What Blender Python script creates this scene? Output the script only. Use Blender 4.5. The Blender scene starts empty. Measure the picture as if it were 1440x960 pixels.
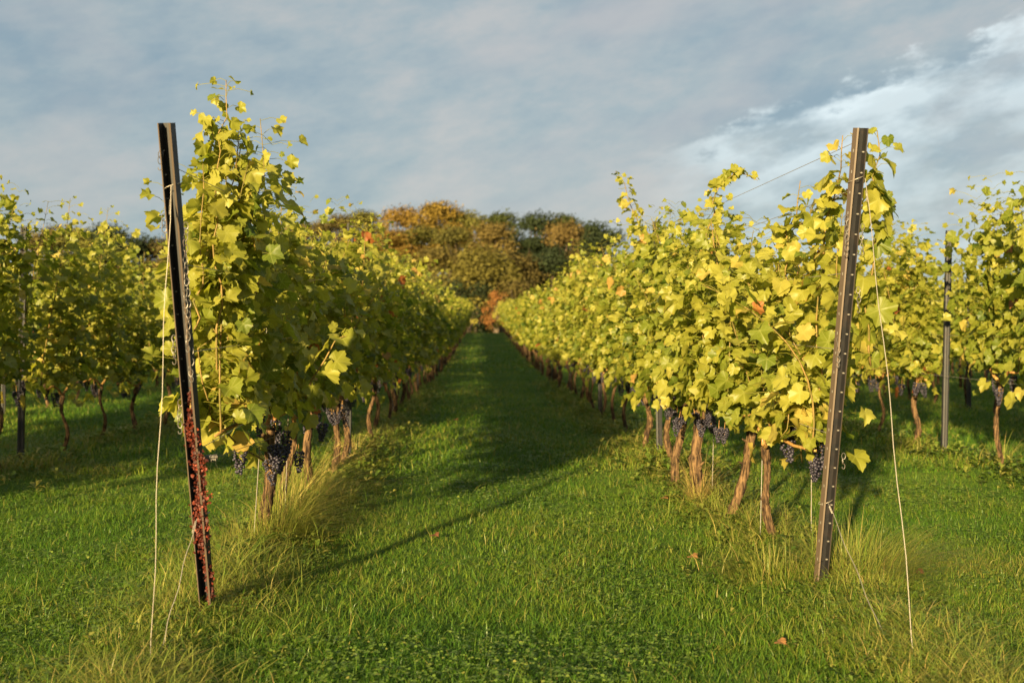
import bpy, math, random
import numpy as np
from mathutils import Vector, Matrix
R = math.radians
random.seed(7)
rng = np.random.default_rng(11)
S = bpy.context.scene
COL = S.collection

# ------------------------------------------------------------------ camera
F = 1505.0                      # focal length in pixels of the 1440 px wide picture
CAM_H = 1.2
cam_d = bpy.data.cameras.new('camera')
cam = bpy.data.objects.new('camera', cam_d)
COL.objects.link(cam)
S.camera = cam
cam_d.sensor_width = 36.0
cam_d.lens = F / 1440 * 36
cam_d.clip_start = 0.05
cam_d.clip_end = 6000
YAW, PITCH = math.atan(42 / F), math.atan(15 / F)
cam.location = (0, 0, CAM_H)
cam.rotation_euler = (R(90) - PITCH, 0, -YAW)
cam_d.dof.use_dof = True
cam_d.dof.focus_distance = 5.4
cam_d.dof.aperture_fstop = 2.8

# ------------------------------------------------------------------ sun and sky
SUN_AZ, SUN_EL = R(22), R(11.2)   # azimuth: degrees left of straight behind the camera
sun_vec = Vector((-math.sin(SUN_AZ) * math.cos(SUN_EL), -math.cos(SUN_AZ) * math.cos(SUN_EL), math.sin(SUN_EL)))
sd = bpy.data.lights.new('sun', 'SUN')
sd.energy = 5.0
sd.angle = R(1.3)
sd.color = (1.0, 0.76, 0.38)
so = bpy.data.objects.new('sun', sd)
so.rotation_euler = (-sun_vec).to_track_quat('-Z', 'Y').to_euler()
COL.objects.link(so)

W = bpy.data.worlds.new('World')
S.world = W
W.use_nodes = True
wt = W.node_tree
wt.nodes.clear()


class NT:
    """small helper for writing node trees"""
    def __init__(self, tree):
        self.t = tree

    def n(self, kind, **kw):
        nd = self.t.nodes.new(kind)
        ins = kw.pop('ins', {})
        for k, v in kw.items():
            setattr(nd, k, v)
        for k, v in ins.items():
            self.put(nd.inputs[k], v)
        return nd

    def put(self, sock, v):
        if isinstance(v, bpy.types.NodeSocket):
            self.t.links.new(v, sock)
        else:
            sock.default_value = v

    def m(self, op, a, b=0.0, c=None, clamp=False):
        nd = self.t.nodes.new('ShaderNodeMath')
        nd.operation = op
        nd.use_clamp = clamp
        self.put(nd.inputs[0], a)
        self.put(nd.inputs[1], b)
        if c is not None:
            self.put(nd.inputs[2], c)
        return nd.outputs[0]

    def ramp(self, fac, stops, interp='LINEAR'):
        nd = self.t.nodes.new('ShaderNodeValToRGB')
        cr = nd.color_ramp
        cr.interpolation = interp
        while len(cr.elements) < len(stops):
            cr.elements.new(0.5)
        for e, (p, c) in zip(cr.elements, stops):
            e.position = p
            e.color = (*c, 1) if len(c) == 3 else c
        self.put(nd.inputs[0], fac)
        return nd.outputs[0]

    def noise(self, vec, scale, detail=3, rough=0.5, w=None):
        nd = self.t.nodes.new('ShaderNodeTexNoise')
        if vec is not None:
            self.t.links.new(vec, nd.inputs['Vector'])
        nd.inputs['Scale'].default_value = scale
        nd.inputs['Detail'].default_value = detail
        nd.inputs['Roughness'].default_value = rough
        return nd.outputs['Fac']

    def mix(self, fac, a, b, blend='MIX'):
        nd = self.t.nodes.new('ShaderNodeMix')
        nd.data_type = 'RGBA'
        nd.blend_type = blend
        self.put(nd.inputs[0], fac)
        for s, v in ((nd.inputs[6], a), (nd.inputs[7], b)):
            if isinstance(v, tuple) and len(v) == 3:
                v = (*v, 1)
            self.put(s, v)
        return nd.outputs[2]


w = NT(wt)
tc = w.n('ShaderNodeTexCoord')
sep = w.n('ShaderNodeSeparateXYZ', ins={0: tc.outputs['Generated']})
az = w.m('ARCTAN2', sep.outputs[0], sep.outputs[1])          # 0 straight down the rows, positive right
el = w.m('ARCSINE', sep.outputs[2])
uv = w.n('ShaderNodeCombineXYZ', ins={0: w.m('MULTIPLY', az, 1.0), 1: w.m('MULTIPLY_ADD', el, 2.3, w.m('MULTIPLY', az, -0.42)), 2: 0.3}).outputs[0]
n1 = w.noise(uv, 5.0, 6, 0.6)
n2 = w.noise(uv, 16.0, 7, 0.65)
uv2 = w.n('ShaderNodeVectorMath', operation='ADD', ins={0: uv, 1: (7.3, 2.1, 4.0)}).outputs[0]
n3 = w.noise(uv2, 4.5, 4, 0.5)
base = w.ramp(w.m('MULTIPLY_ADD', n1, 0.6, w.m('MULTIPLY', n2, 0.4)), [(0.36, (0.220, 0.300, 0.355)), (0.5, (0.310, 0.370, 0.395)), (0.64, (0.425, 0.430, 0.425))])
base = w.mix(w.ramp(n3, [(0.5, (0, 0, 0)), (0.68, (0.55, 0.55, 0.55))]), base, (0.475, 0.440, 0.430))
# the brighter break in the cloud that climbs towards the right
line = w.m('SUBTRACT', w.m('MULTIPLY_ADD', w.m('SUBTRACT', az, R(10.2)), 0.30, R(9.4)), el)   # >0 below the line
line = w.m('MULTIPLY_ADD', w.m('SUBTRACT', n2, 0.5), 0.11, line)
edge = w.ramp(w.m('MULTIPLY_ADD', line, 8.0, 0.3), [(0.22, (0, 0, 0)), (0.36, (1, 1, 1)), (0.55, (0.75, 0.75, 0.75)), (1.0, (0.5, 0.5, 0.5))], 'EASE')
side = w.ramp(w.m('MULTIPLY', az, 1.0), [(R(7.5), (0, 0, 0)), (R(16), (1, 1, 1))], 'EASE')
nn = w.ramp(w.noise(uv2, 13.0, 5, 0.6), [(0.38, (0.12, 0.12, 0.12)), (0.6, (1, 1, 1))])
brk = w.m('MULTIPLY', w.m('MULTIPLY', edge, side), nn, clamp=True)
brk = w.m('MULTIPLY', brk, 0.95)
clouds = w.mix(brk, base, (0.66, 0.745, 0.765))
sky = w.n('ShaderNodeTexSky', sky_type='NISHITA', sun_disc=False, sun_elevation=SUN_EL, sun_rotation=math.atan2(sun_vec.x, sun_vec.y) % (2 * math.pi))
sky.air_density = 1.0
sky.dust_density = 1.5
b1 = w.n('ShaderNodeBackground', ins={0: sky.outputs[0], 1: 0.05})
b2 = w.n('ShaderNodeBackground', ins={0: clouds, 1: 0.305})
mx = w.n('ShaderNodeMixShader', ins={0: 0.9, 1: b1.outputs[0], 2: b2.outputs[0]})
w.n('ShaderNodeOutputWorld', ins={0: mx.outputs[0]})

S.view_settings.view_transform = 'Standard'
S.view_settings.look = 'None'
S.view_settings.exposure = 2.0
S.view_settings.gamma = 1.0
S.view_settings.use_curve_mapping = False
S.render.engine = 'CYCLES'
S.cycles.use_denoising = True
S.cycles.max_bounces = 7
S.cycles.diffuse_bounces = 4
S.cycles.transmission_bounces = 5
S.cycles.glossy_bounces = 2


# ------------------------------------------------------------------ helpers
def setp(o, label=None, cat=None, group=None, kind=None):
    if label: o['label'] = label
    if cat: o['category'] = cat
    if group: o['group'] = group
    if kind: o['kind'] = kind
    return o


def link(o, parent=None):
    COL.objects.link(o)
    if parent is not None:
        o.parent = parent
    return o


def empty(name, loc, rz=0.0):
    o = bpy.data.objects.new(name, None)
    o.empty_display_size = 0.2
    o.location = loc
    o.rotation_euler = (0, 0, rz)
    return link(o)


def px(x, y, D):
    """point at depth y=D that the photograph shows at pixel (x, y): used only to measure positions"""
    v = Vector(((x - 720) / F, (480 - y) / F, -1.0))
    v = cam.rotation_euler.to_matrix() @ v
    return Vector((v.x / v.y * D, D, CAM_H + v.z / v.y * D))


def smooth(a, b, t):
    t = np.clip((np.asarray(t, float) - a) / (b - a), 0, 1)
    return t * t * (3 - 2 * t)


SPACING = 2.77
X_LEFT, X_RIGHT = -1.17, 1.60
ROWX = {-3: X_LEFT - 2 * SPACING, -2: X_LEFT - SPACING, -1: X_LEFT, 1: X_RIGHT, 2: X_RIGHT + SPACING, 3: X_RIGHT + 2 * SPACING}


def gz(x, y):
    x = np.asarray(x, float); y = np.asarray(y, float)
    z = 0.012 * np.sin(1.7 * x + 0.6 * y) + 0.012 * np.sin(0.9 * y - 1.1 * x + 1.0) + 0.008 * np.sin(3.1 * x + 2.3 * y)
    rowd = np.abs((x - X_LEFT + SPACING / 2) % SPACING - SPACING / 2)
    z = z + 0.045 * np.exp(-(rowd / 0.28) ** 2) * smooth(3.2, 4.4, y) * (1 - smooth(80, 84, y))
    z = z + 1.0 * smooth(26, 82, y) - 0.35 * smooth(84, 98, y)
    z = z + 8.5 * smooth(104, 165, y) * np.exp(-((x + 14) / 40.0) ** 2)
    z = z - 4.0 * smooth(170, 400, y)
    return z


def g1(x, y):
    return float(gz(x, y))


class MB:
    """collects faces, then links them as one mesh object"""
    def __init__(self):
        self.v, self.f, self.n = [], [], 0
        self.t = []

    def add(self, verts, faces, tint=0.5):
        self.v.append(np.asarray(verts, float).reshape(-1, 3))
        for f in faces:
            self.f.append([i + self.n for i in f])
        self.t += [tint] * len(faces)
        self.n += len(self.v[-1])

    def tube(self, pts, rad, sides=7, jitter=0.0, tint=0.5, caps=True):
        pts = [Vector(p) for p in pts]
        if not hasattr(rad, '__len__'):
            rad = [rad] * len(pts)
        vs, fs = [], []
        ref = None
        for i, p in enumerate(pts):
            d = (pts[min(i + 1, len(pts) - 1)] - pts[max(i - 1, 0)])
            if d.length < 1e-9: d = Vector((0, 0, 1))
            d.normalize()
            if ref is None:
                ref = d.orthogonal().normalized()
            a = (ref - d * ref.dot(d))
            if a.length < 1e-6: a = d.orthogonal()
            a.normalize(); ref = a
            b = d.cross(a)
            for k in range(sides):
                th = 2 * math.pi * k / sides
                r = rad[i] * (1 + random.uniform(-jitter, jitter))
                vs.append(p + (a * math.cos(th) + b * math.sin(th)) * r)
        for i in range(len(pts) - 1):
            for k in range(sides):
                k2 = (k + 1) % sides
                fs.append((i * sides + k, i * sides + k2, (i + 1) * sides + k2, (i + 1) * sides + k))
        if caps:
            fs.append(tuple(range(sides))[::-1])
            fs.append(tuple((len(pts) - 1) * sides + k for k in range(sides)))
        self.add([tuple(v) for v in vs], fs, tint)

    def box(self, c, s, mat=None, tint=0.5):
        vs = []
        for dz in (-1, 1):
            for dx, dy in ((-1, -1), (1, -1), (1, 1), (-1, 1)):
                v = Vector((dx * s[0] / 2, dy * s[1] / 2, dz * s[2] / 2))
                if mat: v = mat @ v
                vs.append(tuple(v + Vector(c)))
        self.add(vs, [(3, 2, 1, 0), (4, 5, 6, 7), (0, 1, 5, 4), (1, 2, 6, 5), (2, 3, 7, 6), (3, 0, 4, 7)], tint)

    def mesh(self, name, mat, smooth_=False):
        me = bpy.data.meshes.new(name)
        v = np.concatenate(self.v) if self.v else np.zeros((0, 3))
        me.from_pydata([tuple(a) for a in v], [], self.f)
        if smooth_: me.polygons.foreach_set('use_smooth', [True] * len(me.polygons))
        at = me.attributes.new('tint', 'FLOAT', 'FACE')
        at.data.foreach_set('value', np.asarray(self.t, np.float32))
        me.materials.append(mat)
        me.update()
        return me

    def build(self, name, mat, parent=None, smooth_=False):
        return link(bpy.data.objects.new(name, self.mesh(name, mat, smooth_)), parent)


def np_mesh(name, verts, faces, mat, tint=None, uvs=None, smooth_=True):
    """verts (n,3); faces: list of int arrays each (m,k); tint per face in the same order; uvs per loop"""
    me = bpy.data.meshes.new(name)
    verts = np.ascontiguousarray(verts, np.float32)
    me.vertices.add(len(verts))
    me.vertices.foreach_set('co', verts.ravel())
    loops = np.concatenate([f.ravel() for f in faces]).astype(np.int32)
    tot = np.concatenate([np.full(len(f), f.shape[1]) for f in faces]).astype(np.int32)
    start = np.concatenate([[0], np.cumsum(tot)[:-1]]).astype(np.int32)
    me.loops.add(len(loops))
    me.loops.foreach_set('vertex_index', loops)
    me.polygons.add(len(tot))
    me.polygons.foreach_set('loop_start', start)
    me.polygons.foreach_set('loop_total', tot)
    if smooth_: me.polygons.foreach_set('use_smooth', np.ones(len(tot), bool))
    if tint is not None:
        at = me.attributes.new('tint', 'FLOAT', 'FACE')
        at.data.foreach_set('value', np.ascontiguousarray(tint, np.float32))
    if uvs is not None:
        u = me.uv_layers.new(name='leaf')
        u.data.foreach_set('uv', np.ascontiguousarray(uvs[loops], np.float32).ravel())
    me.update(calc_edges=True)
    me.materials.append(mat)
    return me


def np_obj(name, me, parent=None):
    return link(bpy.data.objects.new(name, me), parent)


# ------------------------------------------------------------------ materials
def new_mat(name):
    m = bpy.data.materials.new(name)
    m.use_nodes = True
    m.node_tree.nodes.clear()
    return m, NT(m.node_tree)


def tint_attr(t):
    return t.n('ShaderNodeAttribute', attribute_name='tint').outputs['Fac']


def leafy(name, stops, trans=0.4, rough=0.5, veins=False, obj_rand=0.0, obj_color=False, spec=0.35, tgain=1.25):
    m, t = new_mat(name)
    fac = tint_attr(t)
    if obj_rand:
        oi = t.n('ShaderNodeObjectInfo')
        fac = t.m('ADD', fac, t.m('MULTIPLY', t.m('SUBTRACT', oi.outputs['Random'], 0.5), obj_rand), clamp=True)
    col = t.ramp(fac, stops)
    geo = t.n('ShaderNodeTexCoord').outputs['Object']
    nz = t.noise(geo, 18.0, 2, 0.5)
    col = t.mix(t.m('MULTIPLY', nz, 0.35), col, t.mix(1.0, col, (0.62, 0.55, 0.5), 'MULTIPLY'))
    if obj_color:
        oi = t.n('ShaderNodeObjectInfo')
        col = t.mix(1.0, col, oi.outputs['Color'], 'MULTIPLY')
    if veins:
        u = t.n('ShaderNodeUVMap', uv_map='leaf').outputs[0]
        s = t.n('ShaderNodeSeparateXYZ', ins={0: u})
        ux, uy = s.outputs[0], s.outputs[1]
        th = t.m('ARCTAN2', ux, uy)
        step = R(55)
        k = t.m('ROUND', t.m('DIVIDE', th, step))
        dth = t.m('ABSOLUTE', t.m('SUBTRACT', th, t.m('MULTIPLY', k, step)))
        r = t.m('SQRT', t.m('ADD', t.m('MULTIPLY', ux, ux), t.m('MULTIPLY', uy, uy)))
        dist = t.m('MULTIPLY', r, t.m('SINE', dth))
        vein = t.m('SUBTRACT', 1.0, t.m('DIVIDE', dist, 0.035), clamp=True)
        # side veins
        sv = t.m('SINE', t.m('MULTIPLY_ADD', r, 30.0, t.m('MULTIPLY', dist, -32.0)))
        sv = t.m('MULTIPLY', t.m('SUBTRACT', sv, 0.75, clamp=True), 1.2, clamp=True)
        vein = t.m('MAXIMUM', vein, sv)
        col = t.mix(t.m('MULTIPLY', vein, 0.35), col, (0.42, 0.42, 0.13))
        # browned patches near the rim of some leaves
        rim = t.m('MULTIPLY', t.m('SUBTRACT', r, 0.72, clamp=True), 4.0, clamp=True)
        big = t.ramp(t.noise(geo, 3.0, 2, 0.5), [(0.56, (0, 0, 0)), (0.7, (1, 1, 1))])
        col = t.mix(t.m('MULTIPLY', t.m('MULTIPLY', rim, big), 0.9), col, (0.24, 0.09, 0.03))
    p = t.n('ShaderNodeBsdfPrincipled', ins={'Base Color': col, 'Roughness': rough, 'Specular IOR Level': spec})
    tcol = t.mix(1.0, col, (tgain, tgain * 1.02, tgain * 0.5), 'MULTIPLY')
    tr = t.n('ShaderNodeBsdfTranslucent', ins={0: tcol})
    mxs = t.n('ShaderNodeMixShader', ins={0: trans, 1: p.outputs[0], 2: tr.outputs[0]})
    t.n('ShaderNodeOutputMaterial', ins={0: mxs.outputs[0]})
    return m


VINE_STOPS = [(0.0, (0.055, 0.098, 0.010)), (0.35, (0.150, 0.185, 0.020)), (0.65, (0.275, 0.272, 0.038)),
              (0.88, (0.350, 0.340, 0.062)), (0.955, (0.42, 0.31, 0.08)), (1.0, (0.30, 0.09, 0.03))]
M_LEAF = leafy('vine_leaf', VINE_STOPS, 0.54, 0.45, veins=True, obj_rand=0.12, tgain=1.45)
M_LEAF_FAR = leafy('vine_leaf_far', VINE_STOPS, 0.54, 0.5, obj_rand=0.14, tgain=1.45)
M_GRASS = leafy('grass', [(0.0, (0.030, 0.085, 0.009)), (0.5, (0.070, 0.160, 0.014)), (0.8, (0.165, 0.235, 0.026)), (0.93, (0.24, 0.235, 0.05)), (1.0, (0.36, 0.29, 0.10))], 0.45, 0.4)
M_DRYGRASS = leafy('dry_grass', [(0.0, (0.085, 0.165, 0.02)), (0.5, (0.21, 0.235, 0.040)), (1.0, (0.42, 0.31, 0.11))], 0.35, 0.5)
M_WEED = leafy('weed', [(0.0, (0.045, 0.10, 0.014)), (0.6, (0.13, 0.20, 0.028)), (1.0, (0.28, 0.27, 0.06))], 0.35, 0.5)
M_CROWN = leafy('tree_leaf', [(0.0, (0.5, 0.5, 0.5)), (1.0, (1.35, 1.35, 1.35))], 0.25, 0.7, obj_color=True, spec=0.15)
M_RED = leafy('red_creeper', [(0.0, (0.035, 0.008, 0.005)), (0.7, (0.085, 0.013, 0.007)), (1.0, (0.22, 0.04, 0.015))], 0.15, 0.6)
M_FALLEN = leafy('fallen_leaf', [(0.0, (0.10, 0.03, 0.015)), (1.0, (0.24, 0.12, 0.04))], 0.15, 0.7)


def bark(name, c1, c2, scale=30, rough=0.9):
    m, t = new_mat(name)
    g = t.n('ShaderNodeTexCoord').outputs['Object']
    mp = t.n('ShaderNodeMapping', ins={0: g})
    mp.inputs['Scale'].default_value = (1, 1, 0.14)
    nz = t.noise(mp.outputs[0], scale, 5, 0.65)
    nb = t.noise(g, 9, 3, 0.5)
    col = t.ramp(t.m('MULTIPLY_ADD', nz, 0.75, t.m('MULTIPLY', nb, 0.25)), [(0.42, c1), (0.60, c2)])
    bp = t.n('ShaderNodeBump', ins={'Strength': 0.9, 'Distance': 0.012, 'Height': nz})
    p = t.n('ShaderNodeBsdfPrincipled', ins={'Base Color': col, 'Roughness': rough, 'Specular IOR Level': 0.15, 'Normal': bp.outputs[0]})
    t.n('ShaderNodeOutputMaterial', ins={0: p.outputs[0]})
    return m


M_BARK = bark('vine_bark', (0.016, 0.010, 0.007), (0.155, 0.095, 0.048), 55)
M_CANE = bark('cane', (0.20, 0.10, 0.035), (0.38, 0.23, 0.08), 60, 0.6)
M_SHOOT = bark('shoot', (0.09, 0.08, 0.02), (0.22, 0.14, 0.05), 40, 0.55)
M_TREEBARK = bark('tree_bark', (0.03, 0.022, 0.016), (0.10, 0.075, 0.055), 3)


def metal(name, c, rough, metallic=0.75, rust=0.3, lit_edge_col=None):
    m, t = new_mat(name)
    g = t.n('ShaderNodeTexCoord').outputs['Object']
    nz = t.noise(g, 14, 6, 0.65)
    fine = t.noise(g, 160, 3, 0.6)
    col = t.mix(t.m('MULTIPLY', fine, 0.5), c, tuple(k * 0.55 for k in c))
    rm = t.ramp(nz, [(0.5, (0, 0, 0)), (0.72, (rust, rust, rust))])
    col = t.mix(rm, col, (0.11, 0.055, 0.028))
    if lit_edge_col:
        col = t.mix(t.m('GREATER_THAN', tint_attr(t), .8), col, t.mix(t.m('MULTIPLY', fine, .5), lit_edge_col, tuple(k * .6 for k in lit_edge_col)))
    rr = t.m('MULTIPLY_ADD', nz, 0.35, rough - 0.15)
    p = t.n('ShaderNodeBsdfPrincipled', ins={'Base Color': col, 'Roughness': rr, 'Metallic': metallic})
    t.n('ShaderNodeOutputMaterial', ins={0: p.outputs[0]})
    return m


M_POST = metal('post_steel', (0.011, 0.012, 0.015), 0.6, 0.0, 0.15)
M_POST_LIT_EDGE = metal('post_steel_lit_edges', (0.010, 0.010, 0.012), 0.55, 0.0, 0.12, (0.095, 0.068, 0.048))  # last colour paints sunlight onto the lips and flange of the dark channel
M_TAB = metal('tab_steel', (0.40, 0.38, 0.35), 0.45, 0.6, 0.3)
M_WIRE = metal('galvanised_wire', (0.30, 0.27, 0.23), 0.5, 0.4, 0.25)
M_CHAIN = metal('chain_steel', (0.15, 0.14, 0.13), 0.5, 0.6, 0.6)

m, t = new_mat('grape_skin')
fac = tint_attr(t)
g = t.n('ShaderNodeTexCoord').outputs['Object']
col = t.ramp(t.m('MULTIPLY_ADD', t.noise(g, 55, 3, 0.6), 0.6, t.m('MULTIPLY', fac, 0.4)), [(0.3, (0.008, 0.006, 0.014)), (0.58, (0.020, 0.018, 0.034)), (0.8, (0.070, 0.064, 0.085))])
p = t.n('ShaderNodeBsdfPrincipled', ins={'Base Color': col, 'Roughness': 0.5, 'Specular IOR Level': 0.4})
t.n('ShaderNodeOutputMaterial', ins={0: p.outputs[0]})
M_GRAPE = m

# ground
m, t = new_mat('meadow_ground')
g = t.n('ShaderNodeTexCoord').outputs['Object']
na = t.noise(g, 0.7, 4, 0.6)
nb = t.noise(g, 9.0, 5, 0.65)
nc = t.noise(g, 55.0, 4, 0.7)
fac = t.m('ADD', t.m('MULTIPLY', na, 0.35), t.m('ADD', t.m('MULTIPLY', nb, 0.35), t.m('MULTIPLY', nc, 0.3)))
col = t.ramp(fac, [(0.38, (0.035, 0.070, 0.010)), (0.5, (0.065, 0.125, 0.016)), (0.62, (0.12, 0.17, 0.026))])
bp = t.n('ShaderNodeBump', ins={'Strength': 1.0, 'Distance': 0.05, 'Height': t.m('ADD', nb, t.m('MULTIPLY', nc, 0.6))})
p = t.n('ShaderNodeBsdfPrincipled', ins={'Base Color': col, 'Roughness': 0.95, 'Specular IOR Level': 0.1, 'Normal': bp.outputs[0]})
t.n('ShaderNodeOutputMaterial', ins={0: p.outputs[0]})
M_GROUND = m


# ------------------------------------------------------------------ ground sheet
def axis(parts):
    out = []
    for a, b, s in parts:
        out += list(np.arange(a, b, s))
    return np.array(out + [parts[-1][1]])


ys = axis([(-1500, -100, 100), (-100, -10, 10), (-10, 2, 1), (2, 22, 0.2), (22, 90, 1), (90, 200, 4), (200, 600, 40), (600, 4000, 300)])
xs = axis([(-3000, -300, 300), (-300, -40, 20), (-40, -9, 1), (-9, 9, 0.2), (9, 40, 1), (40, 300, 20), (300, 3000, 300)])
XX, YY = np.meshgrid(xs, ys)
ZZ = gz(XX, YY)
nx, ny = len(xs), len(ys)
ii = (np.arange(ny - 1)[:, None] * nx + np.arange(nx - 1)[None, :]).ravel()
np_obj('ground', np_mesh('ground', np.stack([XX, YY, ZZ], -1).reshape(-1, 3), [np.stack([ii, ii + 1, ii + nx + 1, ii + nx], 1)], M_GROUND))
bpy.data.objects['ground']['kind'] = 'structure'


# ------------------------------------------------------------------ leaves
def leaf_template(kind, seed):
    r_ = random.Random(seed)
    if kind == 'near':
        half = [(0, 1.0), (9, .87), (15, .90), (22, .80), (31, .74), (40, .84), (46, .83), (55, .95), (63, .84), (70, .84), (82, .72), (95, .78), (103, .75), (112, .81), (124, .70), (136, .70), (152, .60), (170, .30)]
    else:
        half = [(0, 1.0), (28, .78), (55, .94), (84, .74), (112, .80), (158, .52)]
    ring = half + [(360 - a, r) for a, r in half[1:][::-1]]
    cup, fold, tw, wv = r_.uniform(-.2, .8), r_.uniform(.1, .6), r_.uniform(-.5, .5), r_.uniform(0.05, .17)
    ph = r_.uniform(0, 6)

    deep = r_.uniform(.75, 1.45) if kind == 'near' else 1

    def lift(x, y):
        rr = math.hypot(x, y)
        return -cup * rr * rr * 0.6 + fold * abs(x) + tw * x * y + wv * math.sin(5 * math.atan2(x, y) + ph) * rr
    vs = [(0, 0, 0)]
    for a, r in ring:
        if kind == 'near': r = (1 - (1 - r) * deep) * r_.uniform(.93, 1.07)
        x, y = r * math.sin(R(a)), r * math.cos(R(a))
        vs.append((x, y, lift(x, y)))
    n = len(ring)
    if kind == 'near':       # an inner ring lets the blade curve
        inner = []
        for a, r in ring:
            x, y = .5 * r * math.sin(R(a)), .5 * r * math.cos(R(a))
            inner.append((x, y, lift(x, y)))
        vs = [vs[0]] + inner[::2] + vs[1:]
        k = len(inner[::2])
        fs = [(0, 1 + i, 1 + (i + 1) % k) for i in range(k)]
        tri = []
        for i in range(k):
            i2 = (i + 1) % k
            o0 = 1 + k + (2 * i) % n; o1 = 1 + k + (2 * i + 1) % n; o2 = 1 + k + (2 * i + 2) % n
            if i == k - 1: o2 = 1 + k
            if 2 * i + 1 >= n: o1 = o2
            tri.append((1 + i, o0, o1))
            if o1 != o2: tri.append((1 + i, o1, o2))
            tri.append((1 + i, o2, 1 + i2))
        fs += tri
    else:
        fs = [(0, 1 + i, 1 + (i + 1) % n) for i in range(n)]
    v = np.array(vs, float)
    return v, np.array(fs, int)


TPL = {'near': [leaf_template('near', s) for s in range(12)], 'far': [leaf_template('far', 20 + s) for s in range(4)]}


def leaves_mesh(name, P, T, N, size, tint, kind, mat, pet=None):
    """P positions, T blade axis, N normals (unnormalised); pet: (start, end) of each leaf stalk"""
    P, T, N = map(lambda a: np.asarray(a, float), (P, T, N))
    T = T / np.linalg.norm(T, axis=1, keepdims=True)
    N = N - T * np.sum(N * T, axis=1, keepdims=True)
    N = N / (np.linalg.norm(N, axis=1, keepdims=True) + 1e-9)
    B = np.cross(T, N)
    size = np.asarray(size, float)
    tint = np.asarray(tint, float)
    tpls = TPL[kind]
    pick = np.arange(len(P)) % len(tpls)
    V, Fc, TT, UV, off = [], [], [], [], 0
    for k, (tv, tf) in enumerate(tpls):
        s = np.nonzero(pick == k)[0]
        if not len(s): continue
        sc = size[s][:, None, None] * 0.62
        q = (B[s][:, None, :] * tv[None, :, 0:1] + T[s][:, None, :] * tv[None, :, 1:2] + N[s][:, None, :] * tv[None, :, 2:3]) * sc + P[s][:, None, :]
        V.append(q.reshape(-1, 3))
        UV.append(np.tile(tv[:, :2], (len(s), 1)))
        Fc.append((tf[None] + (np.arange(len(s)) * len(tv))[:, None, None] + off).reshape(-1, tf.shape[1]))
        TT.append(np.repeat(tint[s], len(tf)))
        off += len(s) * len(tv)
    fl = [np.concatenate(Fc)]
    if pet is not None:
        A = np.array([a[:] for a, b in pet if (a - b).length > .01]); E = np.array([b[:] for a, b in pet if (a - b).length > .01])
        d = E - A
        s1 = np.cross(d, np.array([0.3, 0.2, 1.0])); s1 /= np.linalg.norm(s1, axis=1, keepdims=True)
        s2 = np.cross(d, s1); s2 /= np.linalg.norm(s2, axis=1, keepdims=True)
        mid = (A + E) / 2 + np.array([0, 0, .012])
        ring = [s1, -.5 * s1 + .87 * s2, -.5 * s1 - .87 * s2]
        q = np.stack([c + k * .0014 for c in (A, mid, E) for k in ring], 1)
        n = len(A)
        base = (np.arange(n) * 9)[:, None] + off
        fc = []
        for l in (0, 1):
            for k in range(3):
                fc.append(base + np.array([[3 * l + k, 3 * l + (k + 1) % 3, 3 * l + 3 + (k + 1) % 3, 3 * l + 3 + k]]))
        fl += fc
        V.append(q.reshape(-1, 3)); UV.append(np.full((n * 9, 2), .2)); TT.append(np.full(n * 6, .80))
    return np_mesh(name, np.concatenate(V), fl, mat, np.concatenate(TT), np.concatenate(UV))


def along(path, step, r_):
    """points along a polyline"""
    out, acc = [], 0.0
    nxt = step * r_.uniform(.3, 1)
    for a, b in zip(path[:-1], path[1:]):
        L = (b - a).length
        while acc + L > nxt:
            tt = (nxt - acc) / L
            out.append((a.lerp(b, tt), (b - a).normalized()))
            nxt += step * r_.uniform(.7, 1.3)
        acc += L
    return out, acc


def put_leaves(path, r_, L, step=.06, size=(.085, .145), tint=.5, spread=(.04, .14), side=0.0, tip_small=True, lateral=.5):
    """grow leaves along one shoot into the lists L"""
    nodes, tot = along(path, step, r_)
    n = max(1, len(nodes))
    for i, (p, d) in enumerate(nodes):
        fr = i / n
        for rep in range(2 if r_.random() < lateral else 1):
            sx = 1 if (i + rep) % 2 else -1
            a = r_.uniform(-1.1, 1.1)
            out = Vector((sx * math.cos(a), math.sin(a), r_.uniform(-.15, .55)))
            out.x += side
            out.normalize()
            pet = r_.uniform(*spread) * (1 if rep == 0 else 1.5)
            base = p + out * pet
            sz = r_.uniform(*size)
            if r_.random() < .15: sz *= .6
            if tip_small and fr > .75: sz *= 1 - .6 * (fr - .75) / .25
            T = out * r_.uniform(.2, 1) + Vector((r_.gauss(0, .35), r_.gauss(0, .35), r_.uniform(-1.0, .1)))
            N = out * r_.uniform(.1, .9) + Vector((r_.gauss(0, .5), r_.gauss(-.15, .5), r_.uniform(.0, 1.0)))
            L['P'].append(base); L['T'].append(T); L['N'].append(N); L['S'].append(sz)
            tn = tint + r_.gauss(0, .18) + .16 * (fr - .4)
            tn = min(.93, max(0, tn))
            if r_.random() < .010: tn = 1
            L['C'].append(tn)
            L['pet'].append((p, base))


def shoot_path(base, height, r_, lean=(0, 0), wob=.09, n=8, flop=0.0):
    pts = []
    a1, a2 = r_.uniform(0, 6.28), r_.uniform(0, 6.28)
    fx, fy = r_.choice((-1, 1)) * flop, r_.uniform(-.5, .5) * flop
    for i in range(n + 1):
        f = i / n
        z = height * (f if flop == 0 else f * (1 - .35 * flop * f))
        pts.append(Vector(base) + Vector((lean[0] * f + wob * math.sin(a1 + 3 * f) * f ** .5 + fx * f * f * .45,
                                          lean[1] * f + wob * math.sin(a2 + 3.3 * f) * f ** .5 + fy * f * f * .5, z)))
    return pts


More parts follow.
